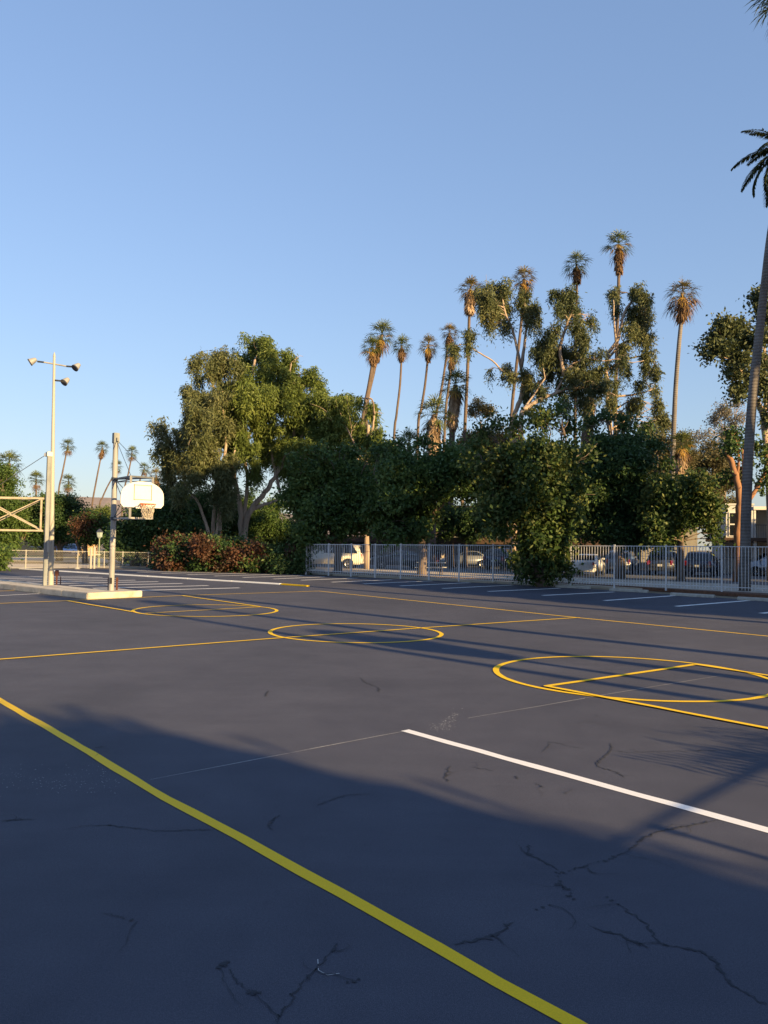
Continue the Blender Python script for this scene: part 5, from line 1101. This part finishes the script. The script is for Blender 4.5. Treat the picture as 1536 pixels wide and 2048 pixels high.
def sprism(name, pr, s0, s1, mat):
    mb = MB(); k = len(pr); mb.add([sn(s0, n, z) for n, z in pr] + [sn(s1, n, z) for n, z in pr], [tuple(range(k)), tuple(range(k, 2 * k))[::-1]] + [(i, k + i, k + (i + 1) % k, (i + 1) % k) for i in range(k)])
    return mb.build(name, mat, shade_blk)
sprism('wall', prof, -27, -17, MT['stucco'])
for k in range(7):
    for z in (.9, 4.2): sbox('window', -16.99, -16.95, -28 + k * 4.2, -26 + k * 4.2, z, z + 1.6, MT['glass'])
g = np.random.default_rng(5)
def caster_tree(label, foot, cl, leaf, seed, sty='big', dens=1.0):
    t = thing('shade_tree', label, 'tree', foot, group='unseen trees added for shade'); mb = MB(); top = max(c[2] for c, r in cl)
    mb.tube([np.array(foot) - UP * .05, np.array(foot) + UP * top * .5, np.array(foot) + UP * top * .9], [.3, .22, .08], 10)
    for c, r in cl[::2]: mb.tube(smooth_path([np.array(foot) + UP * min(top * .4, c[2] * .6), (np.array(foot) + np.array(c)) / 2 + UP * c[2] * .2, c], 3), np.linspace(.1, .02, 7), 6)
    mb.build('trunk', MT['grey_bark'], t, smooth=True); L_, W_, td, pt, sg, dr = STY[sty]
    quads_object('crown', leaf_quads(cl, L_ * 1.4, W_ * 1.5, td * dens, pt, sg, dr, seed), leaf, t)
cl = []
for n0, z0 in prof[1:10]:
    for k in range(2): cl.append((sn(-16.6 + g.normal() * .3, n0 - .60 + g.normal() * .16, z0 - .78 + g.normal() * .2), (.36, .36, .34)))
for n0 in np.arange(-3, 1.6, .55): cl.append((sn(-16.6, n0, zs(6.3 + g.normal() * .5)), (.4, .4, .34)))
caster_tree('unseen leaf clumps added along the block behind the camera for a lumpy shadow edge', sn(-16.5, 4.0), cl, MT['dark'], 203, dens=2.6)  # clumps added to roughen the edge of the block's shadow
# unseen bough added low, and lamp mast, to draw the thin shadows
t = thing('shade_tree', 'small unseen tree added behind the camera so its bough shades the white line', 'tree', sn(-2.5, 9.6), group='unseen trees added for shade')
mb = MB(); zb = lambda s: (s + 2.5) * tk
mb.tube([sn(-2.5, 9.6, -.05), sn(-2.5, 9.5, .7), sn(-2.5, 9.2, zb(2.6))], [.13, .10, .07], 8); mb.tube([sn(-2.5, 9.2, zb(2.6)), sn(-2.5, 7.6, zb(2.75)), sn(-2.5, 6.0, zb(2.7)), sn(-2.5, 4.2, zb(2.62))], [.026, .022, .018, .013], 7); mb.build('trunk', MT['grey_bark'], t)
g = np.random.default_rng(77); q = []
for k in range(46):
    b_ = sn(-2.5 + g.normal() * .3, 7.1 + g.random() * 1.7, zb(2.75 + g.normal() * .3)); d_ = SD * g.normal() * .5 - SN * g.random() + UP * g.normal() * .05; d_ /= np.linalg.norm(d_); ln = .35 + .4 * g.random(); x = np.cross(d_, UP + g.normal(size=3) * .5); x /= np.linalg.norm(x)
    for j in range(7):
        f_ = j / 6 * ln
        for s_2 in (1, -1): e_ = b_ + d_ * f_; tp = e_ + (d_ * .5 + x * s_2) * .16; q.append([e_, (e_ + tp) / 2 + d_ * .022, tp, (e_ + tp) / 2 - d_ * .022])
quads_object('crown', np.array(q), MT['dark'], t)
lm = thing('lamp_mast', 'thin lamp mast behind the camera at the right', 'light pole', sn(-6, 5.05)); mb = MB(); mb.lathe([(.045, 0), (.03, (2.5 + 6) * tk)], sn(-6, 5.05), 10); mb.build('pole', MT['galv'], lm)
mb = MB(); mb.box(sn(-6, 5.05, (2.5 + 6) * tk + .02), (.09, .07, .05)); mb.build('lamp_head', MT['galv'], lm)
# unseen trees added right of the frame, crowns set to shade the fence side
ORD = ['nearest', 'second', 'third', 'fourth', 'fifth', 'sixth', 'seventh', 'eighth', 'ninth', 'tenth', 'eleventh', 'twelfth', 'thirteenth', 'fourteenth', 'fifteenth', 'sixteenth']
#  s, n, lowest leaf, top, radius
for i, (s, n_, z0, z1, r) in enumerate(((-4, 26.9, 1.0, 9, 3.0), (-12, 28.0, 1.2, 10, 3.6), (-20, 26.6, 1.2, 11, 3.4), (3, 31.5, 13, 20, 4.0), (-3, 35.5, 15.5, 22, 4.2), (2, 44.5, 13.5, 19, 4.2), (-6, 29.0, 16, 23, 4.0), (-1, 38.5, .8, 7.2, 3.0), (0, 43.5, .8, 8, 3.4), (-9, 46, 2, 9.5, 5), (-12, 36.5, .8, 6, 2.6), (1, 35.8, 1.5, 8, 2.8), (4, 39, 1.5, 7.5, 2.6), (-4, 31.2, 3.2, 9.0, 2.3), (5, 57, 2, 10.2, 4.5), (5, 64.5, 2, 10.2, 5))):
    cl = []
    for k in range(36):
        v = g.normal(size=3); v /= np.linalg.norm(v); v *= g.random() ** .4
        cl.append((sn(s + v[0] * r, n_ + v[1] * r, (z0 + z1) / 2 + v[2] * (z1 - z0) * .45), (r * .34, r * .34, r * .3)))
    caster_tree(ORD[i] + ' unseen tree placed outside the right edge for its shade', sn(s, n_), cl, MT['mid'], 210 + i, dens=1.7 if z0 < 3 else .5)

# ------------------------------------------------------------------ sky, sun, camera
sc = bpy.context.scene
w = bpy.data.worlds.new('World'); sc.world = w; w.use_nodes = True; nt = w.node_tree; bg = nt.nodes['Background']
sky = nt.nodes.new('ShaderNodeTexSky'); sky.sky_type = 'NISHITA'; sky.sun_disc = False; sky.sun_elevation = ELEV
to_sun = -SD; sky.sun_rotation = math.atan2(to_sun[0], to_sun[1])
sky.air_density = 1.5; sky.dust_density = .3; sky.ozone_density = 3.0; sky.altitude = 0
gm_ = nt.nodes.new('ShaderNodeGamma'); gm_.inputs[1].default_value = .60; nt.links.new(sky.outputs[0], gm_.inputs[0])
nt.links.new(mixc(nt, gm_.outputs[0], (.79, .905, 1.205), 1.0, 'MULTIPLY'), bg.inputs[0]); bg.inputs[1].default_value = SKY
sl_ = bpy.data.lights.new('sun', 'SUN'); sl_.energy = SUN; sl_.angle = R(.5); sl_.color = SUNC
so = bpy.data.objects.new('sun', sl_); C.objects.link(so)
dirv = Vector((SD[0] * math.cos(ELEV), SD[1] * math.cos(ELEV), -math.sin(ELEV))); so.rotation_euler = dirv.to_track_quat('-Z', 'Y').to_euler(); so.location = (30, -30, 40)
cam = bpy.data.cameras.new('camera'); cam.sensor_fit = 'HORIZONTAL'; cam.sensor_width = 36; cam.lens = 36 * FPX / 1536; cam.clip_end = 20000; cam.clip_start = .05
co_ = bpy.data.objects.new('camera', cam); C.objects.link(co_)
co_.matrix_world = Matrix.Translation((0, 0, CAMH)) @ Matrix.Rotation(math.pi / 2 + PITCH, 4, 'X') @ Matrix.Rotation(ROLL, 4, 'Z')
sc.camera = co_
sc.render.resolution_x, sc.render.resolution_y = 768, 1024
vs_ = sc.view_settings; vs_.view_transform = 'Standard'; vs_.look = 'None'; vs_.exposure = EXPO; vs_.gamma = 1; vs_.use_curve_mapping = False
